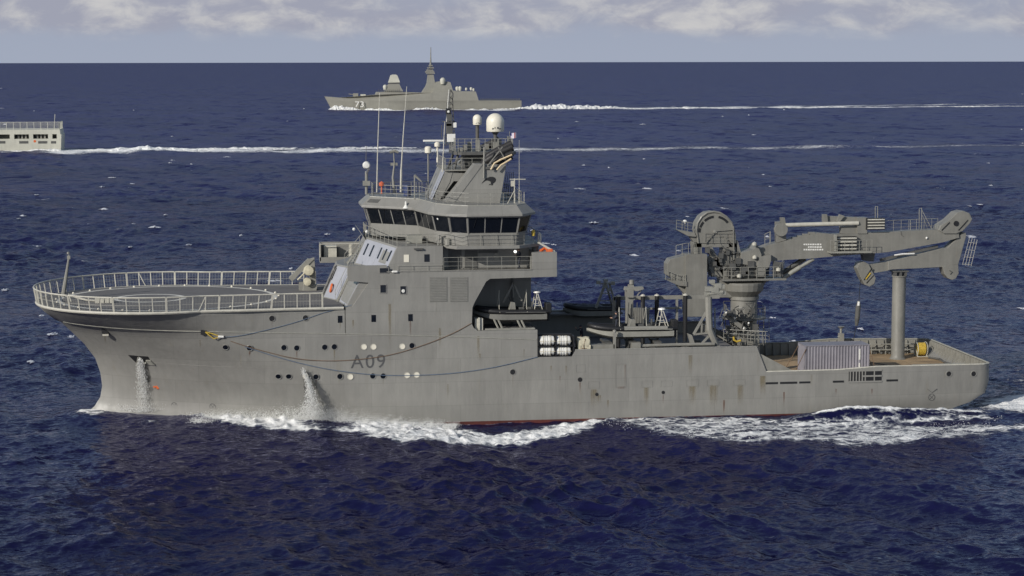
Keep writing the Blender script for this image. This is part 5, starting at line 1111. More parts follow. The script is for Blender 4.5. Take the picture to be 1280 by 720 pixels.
for y in (-hy, hy - .1): m.box((-hx + .12, y, H_ - .1), (hx - .12, y + .1, H_)); m.box((-hx + .12, y, 0), (hx - .12, y + .1, .14))
for x in (-hx, hx - .1): m.box((x, -hy + .12, H_ - .1), (x + .1, hy - .12, H_)); m.box((x, -hy + .12, 0), (x + .1, hy - .12, .14))
m.build('container_frame', contm, ct, bevel=.01)
m = MB(); m.box((hx - 1.0, -hy - .012, 1.2), (hx - .86, -hy + .03, 2.2)); m.box((hx - 1.0, -hy - .012, .5), (hx - .86, -hy + .03, .9)); m.build('white_marking', white, ct)
for a, b_ in (((-hx + .1, -hy - .02, H_ - .3), (-hx - 1.2, -hy - .5, -.02)), ((-hx - .02, hy - .2, H_ - .3), (-hx - 1.3, hy - .2, -.02)), ((hx + .02, hy - .2, H_ - .3), (hx + .9, hy - 1, -.02)), ((hx + .02, -hy + .1, H_ - .4), (hx + .6, -hy - .2, -.02))): MB().bar(a, b_, .033).build('lashing_strap', rope_r, ct)
# hose reel
rx, ry = P(1151, 440, 6.2)[0], 6.2
rl = empty('hose_reel', (rx, ry, AZ), 'yellow hose wound on a white framed reel by the thick post', 'hose reel')
m = MB(); prof = []
for i in range(9): zz = -.42 + .84 * i / 8; prof += [(.66 + .05 * math.sin(i * 2.3) - .10 * abs(zz) * 1.2, zz)]
m.lathe([(.2, -.44)] + prof + [(.2, .44)], (0, 0, .82), 22, 'x'); m.build('wound_hose', yellow, rl, smooth=True)
m = MB()
for i in range(7):
    zz = -.36 + .12 * i; m.tube([(zz + .04 * math.sin(k), .68 * math.cos(k), .82 + .68 * math.sin(k)) for k in [math.pi * j / 10 for j in range(20)]], .06, 5, closed=True)
m.build('hose_turns', yellow, rl, smooth=True)
m = MB()
for x in (-.55, .55):
    m.tube([(x, .78 * math.cos(k), .84 + .78 * math.sin(k)) for k in [math.pi * j / 10 for j in range(20)]], .04, 5, closed=True); m.bar((x, -.6, 0), (x, 0, .84), .05); m.bar((x, .6, 0), (x, 0, .84), .05)
m.bar((-.6, -.6, .05), (.6, -.6, .05), .05); m.bar((-.6, .6, .05), (.6, .6, .05), .05); m.build('reel_frame', railm, rl)
rl.scale = (.86, .86, .86)
# four life-raft canisters in the side recess
def raft(loc, label):
    r = empty('life_raft_canister', loc, label, 'life raft', 'white life raft canisters in the side rack')
    prof = [(q * 1.13, h_ * 1.03) for q, h_ in [(.0, -.66), (.24, -.66), (.34, -.60), (.37, -.5), (.37, -.24), (.40, -.23), (.40, -.19), (.37, -.18), (.37, -.03), (.40, -.02), (.40, .02), (.37, .03), (.37, .18), (.40, .19), (.40, .23), (.37, .24), (.37, .5), (.34, .60), (.24, .66), (0, .66)]]
    MB().lathe(prof, (0, 0, 0), 20, 'x').build('canister_shell', white, r, smooth=True)
    for x in (-.33, .33): MB().tube([(x, .45 * math.cos(k), .45 * math.sin(k)) for k in [math.pi * j / 10 for j in range(20)]], .018, 4, closed=True).build('canister_strap', canv, r)
    MB().box((-.7, -.42, -.025), (.7, .42, .02)).build('canister_flange', canv, r)
    for x in (-.4, .4): MB().prism([(x - .05, -.3, -.46), (x - .05, .3, -.46), (x - .05, .38, -.2), (x - .05, -.38, -.2)], (.1, 0, 0)).build('cradle', black, r)
    return r
for (u, v, lab) in ((683.5, 426.2, 'white life raft canister, upper row, nearer the open boat bay'), (703.8, 426.2, 'white life raft canister, upper row, next to the canvas covered drum'), (683.5, 439.0, 'yellowed life raft canister, lower row, under the boat bay end'), (703.8, 438.8, 'white life raft canister, lower row, nearer the canvas covered drum')):
    q = W(u, v, -8.7); raft(tuple(q + Vector((0, .2, 0))), lab)
# canvas covered drum
q = W(728.5, 436.5, -8.0); cv = empty('covered_drum', (q.x, -8.0, 6.2), 'cream canvas cover tied over a drum beside the raft rack', 'covered drum')
m = MB(); pr = [(0, -.55), (.5, -.58), (.62, -.5), (.66, -.2), (.63, 0), (.66, .25), (.6, .5), (.48, .58), (0, .55)]; m.lathe(pr, (0, 0, .85), 18, 'x'); m.box((-.5, -.62, .05), (.56, .62, .85)); cvm = m.build('canvas_cover', canv, cv, smooth=True)
rngc = random.Random(4)
for v_ in cvm.data.vertices: v_.co += Vector((rngc.uniform(-.05, .05), rngc.uniform(-.05, .05), rngc.uniform(-.05, .05)))
m = MB(); m.tube([(.1, -.66, .1), (-.05, -.68, .7), (.15, -.5, 1.35)], .025, 5); m.tube([(-.56, -.5, .5), (0, -.7, .55), (.58, -.5, .45)], .02, 5); m.build('tie_rope', rope_r, cv)
MB().box((-.4, -.5, -.7), (.5, .5, .04)).build('drum_stand', darkgear, cv)

# rigid inflatable boats
def rhib(name, loc, label, L=7., B=2.5, hullm=gear, tubem=black, console=True, cover=False, grp='rigid inflatable boats on the ship', strip=False):
    r = empty(name, loc, label, 'inflatable boat', grp); N = 16; rs_ = []
    for i in range(N + 1):
        f = i / N; x = -L / 2 + L * f; w_ = B / 2 * .95 * min(1, math.sin(math.pi / 2 * min(1, f / .42)) ** .75 + .02); kz = -.18 + .75 * max(0, 1 - f / .34) ** 1.7; sh = .68 + .16 * max(0, 1 - f / .4) ** 1.4
        rs_.append([(x, -w_, sh), (x, -w_ * .97, kz + (sh - kz) * .36), (x, -w_ * .5, kz + .10), (x, 0, kz), (x, w_ * .5, kz + .10), (x, w_ * .97, kz + (sh - kz) * .36), (x, w_, sh)])
    m = MB(); m.rings(rs_, closed=True); m.build('boat_hull', hullm, r, smooth=True)
    pts = []
    for i in range(12): f = i / 11; pts.append((L / 2 + .25 - f * L * .62, -B / 2 * .88, .78 + .03 * f))
    for k in range(1, 14): a = math.pi * k / 14; pts.append((L / 2 + .25 - L * .62 - L * .38 * math.sin(a) ** .9, -B / 2 * .88 * math.cos(a), .82 + .26 * math.sin(a) ** 2))
    for i in range(12): f = 1 - i / 11; pts.append((L / 2 + .25 - f * L * .62, B / 2 * .88, .78 + .03 * f))
    rad = [.225] * len(pts); rad[0] = rad[-1] = .08; rad[1] = rad[-2] = .18
    tb_ = MB().tube(pts, rad, 12).build('inflated_tube', tubem, r, smooth=True)
    m = MB(); m.tube([(x, y * 1.0 + (-.255 if y < 0 else .255) * (abs(y) > .9), z - .02) for x, y, z in pts[1:12]], .045, 5); m.build('rubbing_strake', railg if strip else darkgear, tb_, smooth=True)
    if strip:
        m = MB(); m.tube([(x, y - .06, z + .06) for x, y, z in pts[2:12]], .20, 12); m.build('grey_tube_panel', gear, tb_, smooth=True)
    if cover:
        m = MB(); rr = []
        for i in range(11):
            f = i / 10; x = -L * .46 + L * .92 * f; hh = .75 + .28 * math.sin(math.pi * min(1, f * 1.15)) ** .8 + .08 * math.sin(i * 2.1); wd = B / 2 * .8 * min(1, .3 + f * 2.2); rr.append([(x, -wd, .8), (x, -wd * .7, .8 + (hh - .8) * .75), (x, 0, hh + .15), (x, wd * .7, .8 + (hh - .8) * .75), (x, wd, .8)])
        m.rings(rr, closed=True); m.build('boat_cover', black, r, smooth=True)
    if console:
        m = MB(); m.prism([(-.2, -.42, .55), (.55, -.42, .55), (.45, -.42, 1.55), (.1, -.42, 1.6)], (0, .84, 0)); m.build('console', gear, r, bevel=.03)
        m = MB(); m.prism([(.08, -.4, 1.6), (.12, -.4, 1.6), (-.02, -.4, 2.0), (-.06, -.4, 2.0)], (0, .8, 0)); m.build('windscreen', glass, r)
        s_ = MB()
        for k in range(2): x = .8 + .75 * k; s_.box((x, -.22, .55), (x + .5, .22, 1.1)); s_.box((x + .4, -.22, 1.1), (x + .5, .22, 1.55))
        s_.build('jockey_seat', darkgear, r, bevel=.04)
        m = MB()
        for y in (-.75, .75): m.bar((L * .33, y, .8), (L * .37, y * .8, 2.3), .05); m.bar((L * .45, y, .8), (L * .385, y * .8, 2.3), .05); m.bar((L * .34, y * .95, 1.3), (L * .43, y * .95, 1.3), .035)
        m.bar((L * .37, -.6, 2.3), (L * .37, .6, 2.3), .06); m.bar((L * .355, -.7, 1.75), (L * .355, .7, 1.75), .04); af = m.build('roll_frame', railm, r); MB().lathe([(.0, -.05), (.34, 0), (.3, .12), (0, .18)], (L * .385, 0, 2.35), 14).build('frame_dome', white, af)
        m = MB()
        for y in (-.35, .35): m.box((L / 2 - .02, y - .2, .55), (L / 2 + .5, y + .2, 1.45)); m.box((L / 2 + .1, y - .1, -.1), (L / 2 + .35, y + .1, .6))
        m.build('outboard_motor', black, r, bevel=.06)
        m = MB()
        for x in (-1.0, 1.4): m.tube([(x, -B / 2 * .88 - .28, .8), (x, -B / 2 * .6, 1.12), (x + .1, 0, 2.6), (x, B / 2 * .6, 1.12)], .03, 5)
        m.build('lifting_sling', railm, r)
    return r
r1_ = rhib('inflatable_boat', (-1.05, -6.7, 9.12), 'black inflatable boat stowed in the dark bay under the bridge wing', L=6.3, hullm=louv, tubem=black)
r2_ = rhib('inflatable_boat', (9.6, -6.6, 7.42), 'grey hulled inflatable boat with black tube on the open deck', L=7.6, hullm=railg, strip=True)
x3 = P(738, 382, 6.5)[0]; r3_ = rhib('inflatable_boat', (x3, 7.4, 7.55), 'dark covered inflatable boat lying on the far side behind the wall', L=5.0, console=False, cover=True)
# mooring lines hanging along the side
def rope(pts, mat, label, r=.035):
    q = []
    for u, v in pts: c_, n_ = on_hull(u, v); q.append(c_ + n_ * (r + .02))
    out = []
    for i in range(len(q) - 1):
        a, b_, c_, d_ = q[max(i - 1, 0)], q[i], q[i + 1], q[min(i + 2, len(q) - 1)]
        for k in range(6): t_ = k / 6; out.append(.5 * ((2 * b_) + (-a + c_) * t_ + (2 * a - 5 * b_ + 4 * c_ - d_) * t_ * t_ + (-a + 3 * b_ - 3 * c_ + d_) * t_ ** 3))
    out.append(q[-1]); o = MB().tube([(p.x, min(p.y, -hb(p.x, p.z) - r - .015), p.z) for p in out], r, 6).build('mooring_rope', mat, None, smooth=True)
    return tag(o, label, 'rope', 'ropes hanging along the ship side')
rope([(282, 421), (300, 419.5), (330, 413), (370, 402.5), (404, 391), (440, 381)], rope_b, 'grey blue rope rising from the yellow pendant towards the helicopter deck corner', .025)
rope([(288, 426), (306, 432), (335, 440), (370, 448), (410, 451), (450, 449), (490, 443), (530, 431), (565, 417), (589, 404)], rope_r, 'brown rope sagging above the hull number up to the boat bay', .028)
rope([(306, 433), (340, 444), (380, 455), (420, 463), (470, 468.5), (520, 469), (570, 466), (620, 458.5), (672, 446)], rope_b, 'blue rope sagging below the hull number up to the raft recess', .030)
c_, n_ = on_hull(257, 414); c4, n4 = on_hull(277, 420.5)
m = MB(); m.tube([c_ + n_ * .1, c_.lerp(c4, .4) + n_ * .12 + Vector((0, 0, .06)), c4 + n4 * .1], .05, 6); m.tube([c_ + n_ * .12, c_.lerp(c4, .5) + n_ * .14 + Vector((0, 0, -.32)), c4 + n4 * .1], .05, 6); yp = m.build('rope_pendant', yellow, None, smooth=True); tag(yp, 'yellow rope pendant with white fitting hanging from the forward side port', 'rope pendant')
MB().tube([c4 + n4 * .1 + Vector((-.3, 0, .02)), c4 + n4 * .1 + Vector((.18, 0, 0))], .11, 8).build('white_fitting', white, yp)

# crew: one continuous body each (skin modifier), dark overalls
def person(loc, rz, pose, label, lean=0., scale=1.):
    J = {'pelvis': (0, 0, .95, .15), 'chest': (.03 + lean * .5, 0, 1.30, .17), 'neck': (.04 + lean, 0, 1.50, .065), 'head': (.07 + lean * 1.15, 0, 1.62, .105), 'crown': (.07 + lean * 1.2, 0, 1.72, .075)}
    for s, k in ((1, 'l'), (-1, 'r')):
        J['hip' + k] = (0, .10 * s, .90, .105); J['kn' + k] = (.05 + (.10 if s > 0 else -.05) * pose.get('stride', .5), .12 * s, .50, .072); J['an' + k] = ((.12 if s > 0 else -.12) * pose.get('stride', .5) * 1.4, .12 * s, .09, .05); J['toe' + k] = (J['an' + k][0] + .17, .14 * s, .045, .045)
        J['sh' + k] = (.03 + lean * .8, .2 * s, 1.42, .075); e = pose.get('elbow' + k, (.06, .28 * s, 1.14)); h_ = pose.get('hand' + k, (.18, .26 * s, .93)); J['el' + k] = (*e, .052); J['wr' + k] = (*h_, .038); d_ = (Vector(h_) - Vector(e)).normalized(); J['ha' + k] = (*(Vector(h_) + d_ * .11), .042)
        for q in range(3): J['fi%d' % q + k] = (*(Vector(h_) + d_ * .2 + Vector((.015, (q - 1) * .03, 0))), .012)
    E_ = [('pelvis', 'chest'), ('chest', 'neck'), ('neck', 'head'), ('head', 'crown')]
    for k in 'lr': E_ += [('pelvis', 'hip' + k), ('hip' + k, 'kn' + k), ('kn' + k, 'an' + k), ('an' + k, 'toe' + k), ('chest', 'sh' + k), ('sh' + k, 'el' + k), ('el' + k, 'wr' + k), ('wr' + k, 'ha' + k)] + [('ha' + k, 'fi%d' % q + k) for q in range(3)]
    nm = list(J); me = bpy.data.meshes.new('person'); me.from_pydata([J[k][:3] for k in nm], [(nm.index(a), nm.index(b_)) for a, b_ in E_], [])
    o = bpy.data.objects.new('person', me); COL.objects.link(o); sk = o.modifiers.new('skin', 'SKIN'); 
    for i, k in enumerate(nm): me.skin_vertices[0].data[i].radius = (J[k][3], J[k][3]) ; me.skin_vertices[0].data[i].use_root = (k == 'pelvis')
    sb = o.modifiers.new('sub', 'SUBSURF'); sb.levels = sb.render_levels = 2
    dg = bpy.context.evaluated_depsgraph_get(); m2 = bpy.data.meshes.new_from_object(o.evaluated_get(dg)); o.modifiers.clear(); o.data = m2
    m2.materials.clear(); m2.materials.append(clothd); m2.materials.append(skin)
    hands = [Vector(J['ha' + k][:3]) for k in 'lr']; hd_ = Vector(J['head'][:3])
    for f in m2.polygons:
        f.use_smooth = True; c_ = f.center
        if c_.z > hd_.z - .10 or min((c_ - q).length for q in hands) < .12: f.material_index = 1
    o.location = loc; o.rotation_euler.z = rz; o.scale = (scale,) * 3; tag(o, label, 'person')
    MB().lathe([(.112, -.01), (.118, .03), (.10, .085), (.05, .12), (0, .125)], hd_ + Vector((-.005, 0, .035)), 14).build('cap', clothd, o, smooth=True)
    m = MB(); m.prism([hd_ + Vector((.09, -.075, .035)), hd_ + Vector((.19, -.05, .025)), hd_ + Vector((.19, .05, .025)), hd_ + Vector((.09, .075, .035))], (0, 0, .012)); m.build('cap_peak', clothd, o)
    return o
person((P(649.5, 330, -8.3)[0], -8.2, 13.76), math.radians(200), {'stride': .6, 'elbowl': (.22, .26, 1.2), 'handl': (.42, .2, 1.22)}, 'person in dark clothing walking on the side walkway by the ladder')
person((P(771, 400, -6.6)[0], -6.5, 7.9), math.radians(180), {'stride': .3, 'elbowl': (.2, .25, 1.2), 'handl': (.4, .15, 1.2), 'elbowr': (.2, -.25, 1.2), 'handr': (.4, -.15, 1.2)}, 'person in dark overalls standing in the grey open deck boat')
person((P(727, 405, -3.5)[0], -3.6, 6.35), math.radians(200), {'stride': .5, 'elbowr': (.25, -.3, 1.25), 'handr': (.4, -.28, 1.45)}, 'person in dark overalls standing at the bow of the deck boat, upper of two', lean=.05)
person((P(719, 416, -5.5)[0], -5.6, 5.5), math.radians(160), {'stride': .4, 'elbowl': (.22, .28, 1.15), 'handl': (.4, .2, 1.1)}, 'person in dark blue overalls behind the raft rack, lower of two', lean=.12)
MB().box((4.6, -4.2, DZ), (6.2, -2.8, 6.34)).build('deck_step_box', darkgear, ship)
# little ensign at the radar platform
fl = MB(); fv = []; 
for i in range(7):
    for j in range(5): fv.append((i * .1, .07 * math.sin(i * 1.1), -j * .12 - .03 * math.sin(i * .8)))
fl.add(fv, [(i * 5 + j, i * 5 + j + 1, (i + 1) * 5 + j + 1, (i + 1) * 5 + j) for i in range(6) for j in range(4)])
fm = M('flag_cloth', (.55, .5, .55), .9); q = W(637, 166, -2.8); fo_ = empty('small_flag', q, 'small pale flag flying by the big radome', 'flag'); f2 = fl.build('flag_cloth', [fm, M('flag_blue', (.06, .07, .22), .9), M('flag_red', (.4, .06, .07), .9)], fo_, smooth=True)
for i, p in enumerate(f2.data.polygons): p.material_index = 1 if (i // 4 < 2 and i % 4 < 2) else (2 if (i // 4) in (4,) else 0)
MB().bar((0, 0, .15), (0, 0, -1.4), .025).build('flag_pole', railg, fo_)
# ================================================================ THE FRIGATE BEYOND
yF = Pz(530, 137.3, 0)[1]; xb = P(406, 122, yF)[0]; xe = P(652, 128, yF)[0]
fri = empty('frigate', (0, 0, 0), 'long distant grey frigate with pyramid mast and white number 73 on its bow', 'warship')
F = lambda X, Y: P(400 + X / 4.923, 60 + Y / 4.923, yF)
def fhw(x): return 8.2 * min(1, max(0.02, (x - xb) / 42)) ** .62
zk = F(600, 326)[1]; zd_ = F(600, 276)[1]
N = 34; rs_ = []
for i in range(N + 1):
    f = (i / N) ** 1.4; x = xb + (xe - xb) * f; zt_ = float(np.interp(x, [xb, F(345, 0)[0], xe], [F(40, 299)[1], zk + .3, zk])); w_ = fhw(x); wb = w_ * (.55 + .35 * min(1, (x - xb) / 40)); off = 5.5 * max(0, 1 - (x - xb) / 18)
    rs_.append([(x + off, yF + 8.2 - wb, -1.5), (x + off * .25, yF + 8.2 - w_ * .96, zt_ * .72), (x, yF + 8.2 - w_, zt_), (x, yF + 8.2 + w_, zt_), (x + off * .25, yF + 8.2 + w_ * .96, zt_ * .72), (x + off, yF + 8.2 + wb, -1.5)])
fh = MB().rings(rs_).build('hull', fgrey, fri)
def fsolid(pts, w0, nm, mt, par, tum=.16, zref=None):
    zref = zk if zref is None else zref; fr_ = []; bk = []
    for X, Y in pts:
        x, z = F(X, Y); w_ = max(.3, min(w0, fhw(x)) - tum * max(0, z - zref)); fr_.append((x, yF + 8.2 - w_, z)); bk.append((x, yF + 8.2 + w_, z))
    n_ = len(pts); m = MB(); tri = tessellate_polygon([[Vector((p[0], 0, p[2])) for p in fr_]])
    m.add(fr_ + bk, [tuple(t_) for t_ in tri] + [tuple(q + n_ for q in reversed(t_)) for t_ in tri] + [(i, (i + 1) % n_, (i + 1) % n_ + n_, i + n_) for i in range(n_)]); return m.build(nm, mt, par)
fsolid([(60, 318), (100, 308), (150, 304), (200, 301), (345, 288), (352, 272), (420, 268), (560, 272), (640, 276), (690, 276), (690, 326), (400, 326), (200, 322)], 8.1, 'forward_superstructure', fgrey, fri, .22)
fsolid([(690, 276), (700, 262), (826, 262), (840, 266), (960, 268), (966, 285), (978, 326), (690, 326)], 8.0, 'hangar', fgrey, fri, .22)
bt = fsolid([(400, 268), (412, 258), (418, 232), (430, 222), (492, 222), (500, 240), (516, 268)], 4.4, 'bridge_tower', fgrey, fri, .16, zd_)
fsolid([(425, 214), (430, 200), (440, 168), (452, 164), (474, 164), (482, 172), (496, 212)], 3.2, 'radar_house', lgrey, fri, .2, F(0, 214)[1])
fsolid([(427, 221), (425, 214), (497, 213), (496, 221)], 3.0, 'dark_gap', darkgear, bt, 0)
mt_ = fsolid([(632, 276), (642, 258), (655, 240), (664, 215), (670, 165), (704, 165), (712, 212), (712, 276)], 3.6, 'mast_tower', fgrey, fri, .13, zd_)
fsolid([(690, 276), (716, 210), (735, 206), (790, 207), (808, 212), (815, 235), (826, 276)], 4.2, 'funnel_block', fgrey, fri, .2, zd_)
m = MB()
def FW(X, Y, dy=8.2): q = F(X, Y); return Vector((q[0], yF + dy, q[1]))
for X0, X1, Y0_, Y1_ in ((655, 708, 142, 152), (662, 702, 133, 142), (668, 706, 118, 126), (676, 698, 105, 112), (660, 712, 152, 160)): a, b_ = FW(X0, Y1_), FW(X1, Y0_); m.box((a.x, a.y - 2.2, a.z), (b_.x, b_.y + 2.2, b_.z))
m.tube([FW(686, 165), FW(687, 110), FW(688, 60), FW(689, -6)], [1.2, .8, .4, .2], 8)
m.bar(FW(668, 165), FW(672, 120), .3); m.bar(FW(704, 165), FW(700, 118), .3); m.build('mast_top', gear, mt_)
g_ = MB(); a, b_ = FW(208, 300), FW(238, 280); g_.box((a.x, a.y - 2, a.z), (b_.x, b_.y + 2, b_.z)); g_.tube([FW(212, 288), FW(180, 284)], .25, 6); g_.build('deck_gun', fgrey, fri)
g_ = MB(); a, b_ = FW(254, 302), FW(284, 286); g_.box((a.x, a.y - 2.5, a.z), (b_.x, b_.y + 2.5, b_.z)); g_.build('missile_cover', lgrey, fri)
for X, Y, r in ((404, 240, 1.5), (760, 200, 1.9), (849, 248, 1.2), (866, 248, 1.3), (905, 252, .8), (935, 250, .9), (950, 256, .8)):
    q = FW(X, Y, 5.); MB().lathe([(r * .7, -r * 1.3), (r, -.2), (r * .9, .5 * r), (.5 * r, .9 * r), (0, r)], q, 12).build('dome', lgrey, fri, smooth=True)
g_ = MB()
for i in range(26): a = FW(990 + i * 9.6, 326, 1.); g_.bar(a, a + Vector((0, 0, 1.7)), .22)
g_.bar(FW(985, 319, 1.), FW(1240, 323, 1.), .12); g_.build('deck_railing', darkgear, fri)
g_ = MB()
for i in range(12): a = FW(360 + i * 12, 266, 2.); g_.bar(a, a + Vector((0, 0, 1.5)), .15)
g_.bar(FW(360, 262, 2.), FW(495, 262, 2.), .12)
g_.build('bridge_railing', darkgear, bt)
q = F(214, 363); xq = F(238, 363)[0]; tb3 = text('73', 5.2, (q[0], yF + 8.2 - fhw(q[0] + 3.5) * 1.0 - .55, q[1]), (math.pi / 2, 0, math.atan2(-(fhw(q[0] + 9) - fhw(q[0])), 9)), white, 'hull_number', fh, .02, sx=1.25, sp=1.0)

# ================================================================ THE PALE SHIP LEAVING THE FRAME
yL = Pz(40, 188.5, 0)[1]; G = lambda X, Y: P(X * 240 / 1280, 140 + Y * 240 / 1280, yL)
pal = empty('pale_warship', (0, 0, 0), 'pale grey ship at the left edge showing its stern with long dark openings', 'warship')
x0_ = G(-420, 0)[0]; xs_, zt_ = G(398, 118); zb_ = G(400, 258)[1]
m = MB(); yl0 = yL; bm_ = 15.
holes = [(-160, -70), (-40, 60), (90, 188), (216, 316), (344, 374)]
za, zb2 = G(0, 150)[1], G(0, 180)[1]; zdk = G(0, 118)[1]; xst0, xst1 = G(398, 118)[0], G(408, 190)[0]
m.plate([(x0_, -1.5), (G(404, 262)[0], -1.5), (xst1, zb2), (x0_, zb2)], yl0, yl0 + bm_)
m.plate([(x0_, za), (G(402, 150)[0], za), (xst0, zdk), (x0_, zdk)], yl0, yl0 + bm_)
edges_ = [G(-420, 0)[0]] + [G(q, 0)[0] for h_ in holes for q in h_] + [G(404, 0)[0]]
for i in range(0, len(edges_), 2): m.box((edges_[i], yl0, zb2), (edges_[i + 1], yl0 + bm_, za))
m.box((x0_, yl0 + 3.0, zb2), (xst0 - 1, yl0 + bm_, za))
ph = m.build('hull', lgrey, pal)
MB().box((x0_, yl0 + 2.9, zb2), (xst0 - 1.2, yl0 + 2.98, za)).build('gallery_bulkhead', darkgear, ph)
for h_ in holes[2:4]:
    k = MB(); xa_ = G(h_[0], 0)[0]; xb_ = G(h_[1], 0)[0]
    for f in (.2, .45, .7): k.box((xa_ + (xb_ - xa_) * f, yl0 + 1.2, zb2), (xa_ + (xb_ - xa_) * (f + .12), yl0 + 2.2, zb2 + 1.1 + f))
    k.build('gallery_gear', gear, ph)
k = MB(); k.rail([(x0_, yl0 + .3, zdk), (xst0 - .3, yl0 + .3, zdk), (xst0 - .3, yl0 + bm_ - .3, zdk)], 2.6, 2.4, .12, 5); k.build('deck_net', lgrey, pal)
k = MB(); k.bar((xst0 - 2.2, yl0 + 2, zdk), (xst0 - 1.7, yl0 + 2, zdk + 5.4), .12); k.build('flagstaff', lgrey, pal)
for X in (-60, 5, 158, 285, 357): a = G(X, 202); MB().box((a[0] - (1.6 if X < 340 else .9), yl0 - .05, a[1] - .45), (a[0] + (1.6 if X < 340 else .9), yl0 + .1, a[1] + .45)).build('freeing_port', darkgear, ph)
a = G(232, 195); MB().lathe([(0, -.05), (.5, 0), (0, .05)], (a[0], yl0, a[1]), 8, 'y').build('side_light', orange, ph)

# ================================================================ SPRAY
def foam_ridge(name, pts, hts, depth, label, seed, seg=140, mt=None):
    g = np.random.default_rng(seed); L = [0]
    for a, b_ in zip(pts, pts[1:]): L.append(L[-1] + math.hypot(b_[0] - a[0], b_[1] - a[1]))
    vs = []; fs = []; nz = np.convolve(g.random(seg + 12), np.ones(3) / 3, 'same'); cols = 6
    for i in range(seg + 1):
        s_ = L[-1] * i / seg; x = np.interp(s_, L, [p[0] for p in pts]); y = np.interp(s_, L, [p[1] for p in pts]); hh = float(np.interp(i / seg, [q[0] for q in hts], [q[1] for q in hts])) * (.35 + 1.1 * nz[i + 4])
        for j in range(cols):
            f = j / (cols - 1); vs.append((x + g.normal() * .25, y - depth * (1 - f) * (.7 + .5 * g.random()), -.3 + (hh + .3) * math.sin(math.pi * (.05 + .6 * f)) * (.85 + .3 * g.random())))
    for i in range(seg):
        for j in range(cols - 1): fs.append((i * cols + j, (i + 1) * cols + j, (i + 1) * cols + j + 1, i * cols + j + 1))
    o = MB().add(vs, fs).build(name, spm_get(), None, recalc=False); return tag(o, label, 'foam', kind='stuff')
def spm_get():
    if 'spray' in bpy.data.materials: return bpy.data.materials['spray']
    m = bpy.data.materials.new('spray'); m.use_nodes = True; t = NT(m.node_tree); t.n.clear(); a = t.new('ShaderNodeBsdfDiffuse'); b = t.new('ShaderNodeBsdfTranslucent'); x = t.new('ShaderNodeAddShader'); o = t.new('ShaderNodeOutputMaterial')
    a.inputs[0].default_value = (.62, .62, .60, 1); b.inputs[0].default_value = (.36, .36, .36, 1); t.l.new(a.outputs[0], x.inputs[0]); t.l.new(b.outputs[0], x.inputs[1]); t.l.new(x.outputs[0], o.inputs[0]); return m
xs0 = F(60, 0)[0]; xs1 = F(1245, 0)[0]
foam_ridge('frigate_foam', [(xs0 - 1, yF + 7.5), (xs0 + 16, yF + 2.5), (xs0 + 34, yF - .6), (xs1, yF - .4)], [(0, .6), (.02, 2.6), (.06, 2.9), (.12, 1.7), (.155, .9), (.17, 0.), (.185, .0), (.20, 1.0), (.31, 1.0), (.34, -.2), (.43, -.2), (.45, 1.5), (.56, 1.3), (.58, .2), (.70, .0), (.74, .9), (.77, .0), (.80, .8), (.83, -.1), (.86, .5), (.95, .8), (1, 1.6)], 3.5, 'white foam along the waterline of the distant frigate', 3, 300)
foam_ridge('frigate_wake', [(xs1 - 4, yF + 5), (xs1 + 22, yF + 5), (xs1 + 55, yF + 4), (xs1 + 120, yF + 6), (xs1 + 330, yF + 24), (xs1 + 420, yF + 40)], [(0, .8), (.03, 2.8), (.08, 3.2), (.13, 2.2), (.18, .7), (.2, .2), (.28, 1.1), (.34, .4), (.5, .8), (.62, .2), (.75, .6), (.85, .2), (1, .3)], 7., 'tumbling white wake behind the distant frigate', 5, 320)
xl = G(404, 0)[0]
foam_ridge('stern_wake', [(xl + 1, yl0 + 5), (xl + 12, yl0 + 3), (xl + 28, yl0 + 2), (xl + 60, yl0 + 3), (xl + 130, yl0 + 4)], [(0, .1), (.08, .3), (.15, 1.0), (.22, 1.3), (.35, .5), (.5, .7), (.7, .3), (.85, .5), (1, .1)], 5., 'tumbling white wake behind the pale ship at the left edge', 8, 160)
foam_ridge('side_foam', [(x0_, yl0 - .3), (xl, yl0 - .3)], [(0, .4), (.3, .5), (.5, .15), (.7, .2), (.78, .6), (.95, .7), (1, .3)], 2., 'white foam along the waterline of the pale ship', 9, 90)
spm = spm_get()
def droplets(name, pts, size, label, stretch=None, cat='spray'):
    n_ = len(pts); pts = np.asarray(pts, np.float32); sz = np.asarray(size, np.float32)[:, None]
    base = np.array([(1, 0, 0), (-.9, .3, .1), (0, 1, 0), (.1, -1, .2), (0, .2, 1), (.1, 0, -1)], np.float32)
    jit = rng.normal(1, .35, (n_, 6, 3)).astype(np.float32); v = base[None] * jit * sz[:, None, :]
    if stretch is not None: v[:, :, 2] *= stretch
    v += pts[:, None, :]; tri = np.array([(0, 2, 4), (2, 1, 4), (1, 3, 4), (3, 0, 4), (2, 0, 5), (1, 2, 5), (3, 1, 5), (0, 3, 5)], np.int32)
    f = (tri[None] + (np.arange(n_) * 6)[:, None, None]).reshape(-1, 3); me = bpy.data.meshes.new(name); me.vertices.add(n_ * 6); me.vertices.foreach_set('co', v.reshape(-1)); me.loops.add(f.size); me.loops.foreach_set('vertex_index', f.ravel()); me.polygons.add(len(f)); me.polygons.foreach_set('loop_start', np.arange(0, f.size, 3, dtype=np.int32)); me.polygons.foreach_set('loop_total', np.full(len(f), 3, np.int32)); me.update(); me.materials.append(spm)
    o = bpy.data.objects.new(name, me); COL.objects.link(o); return tag(o, label, cat, kind='stuff')
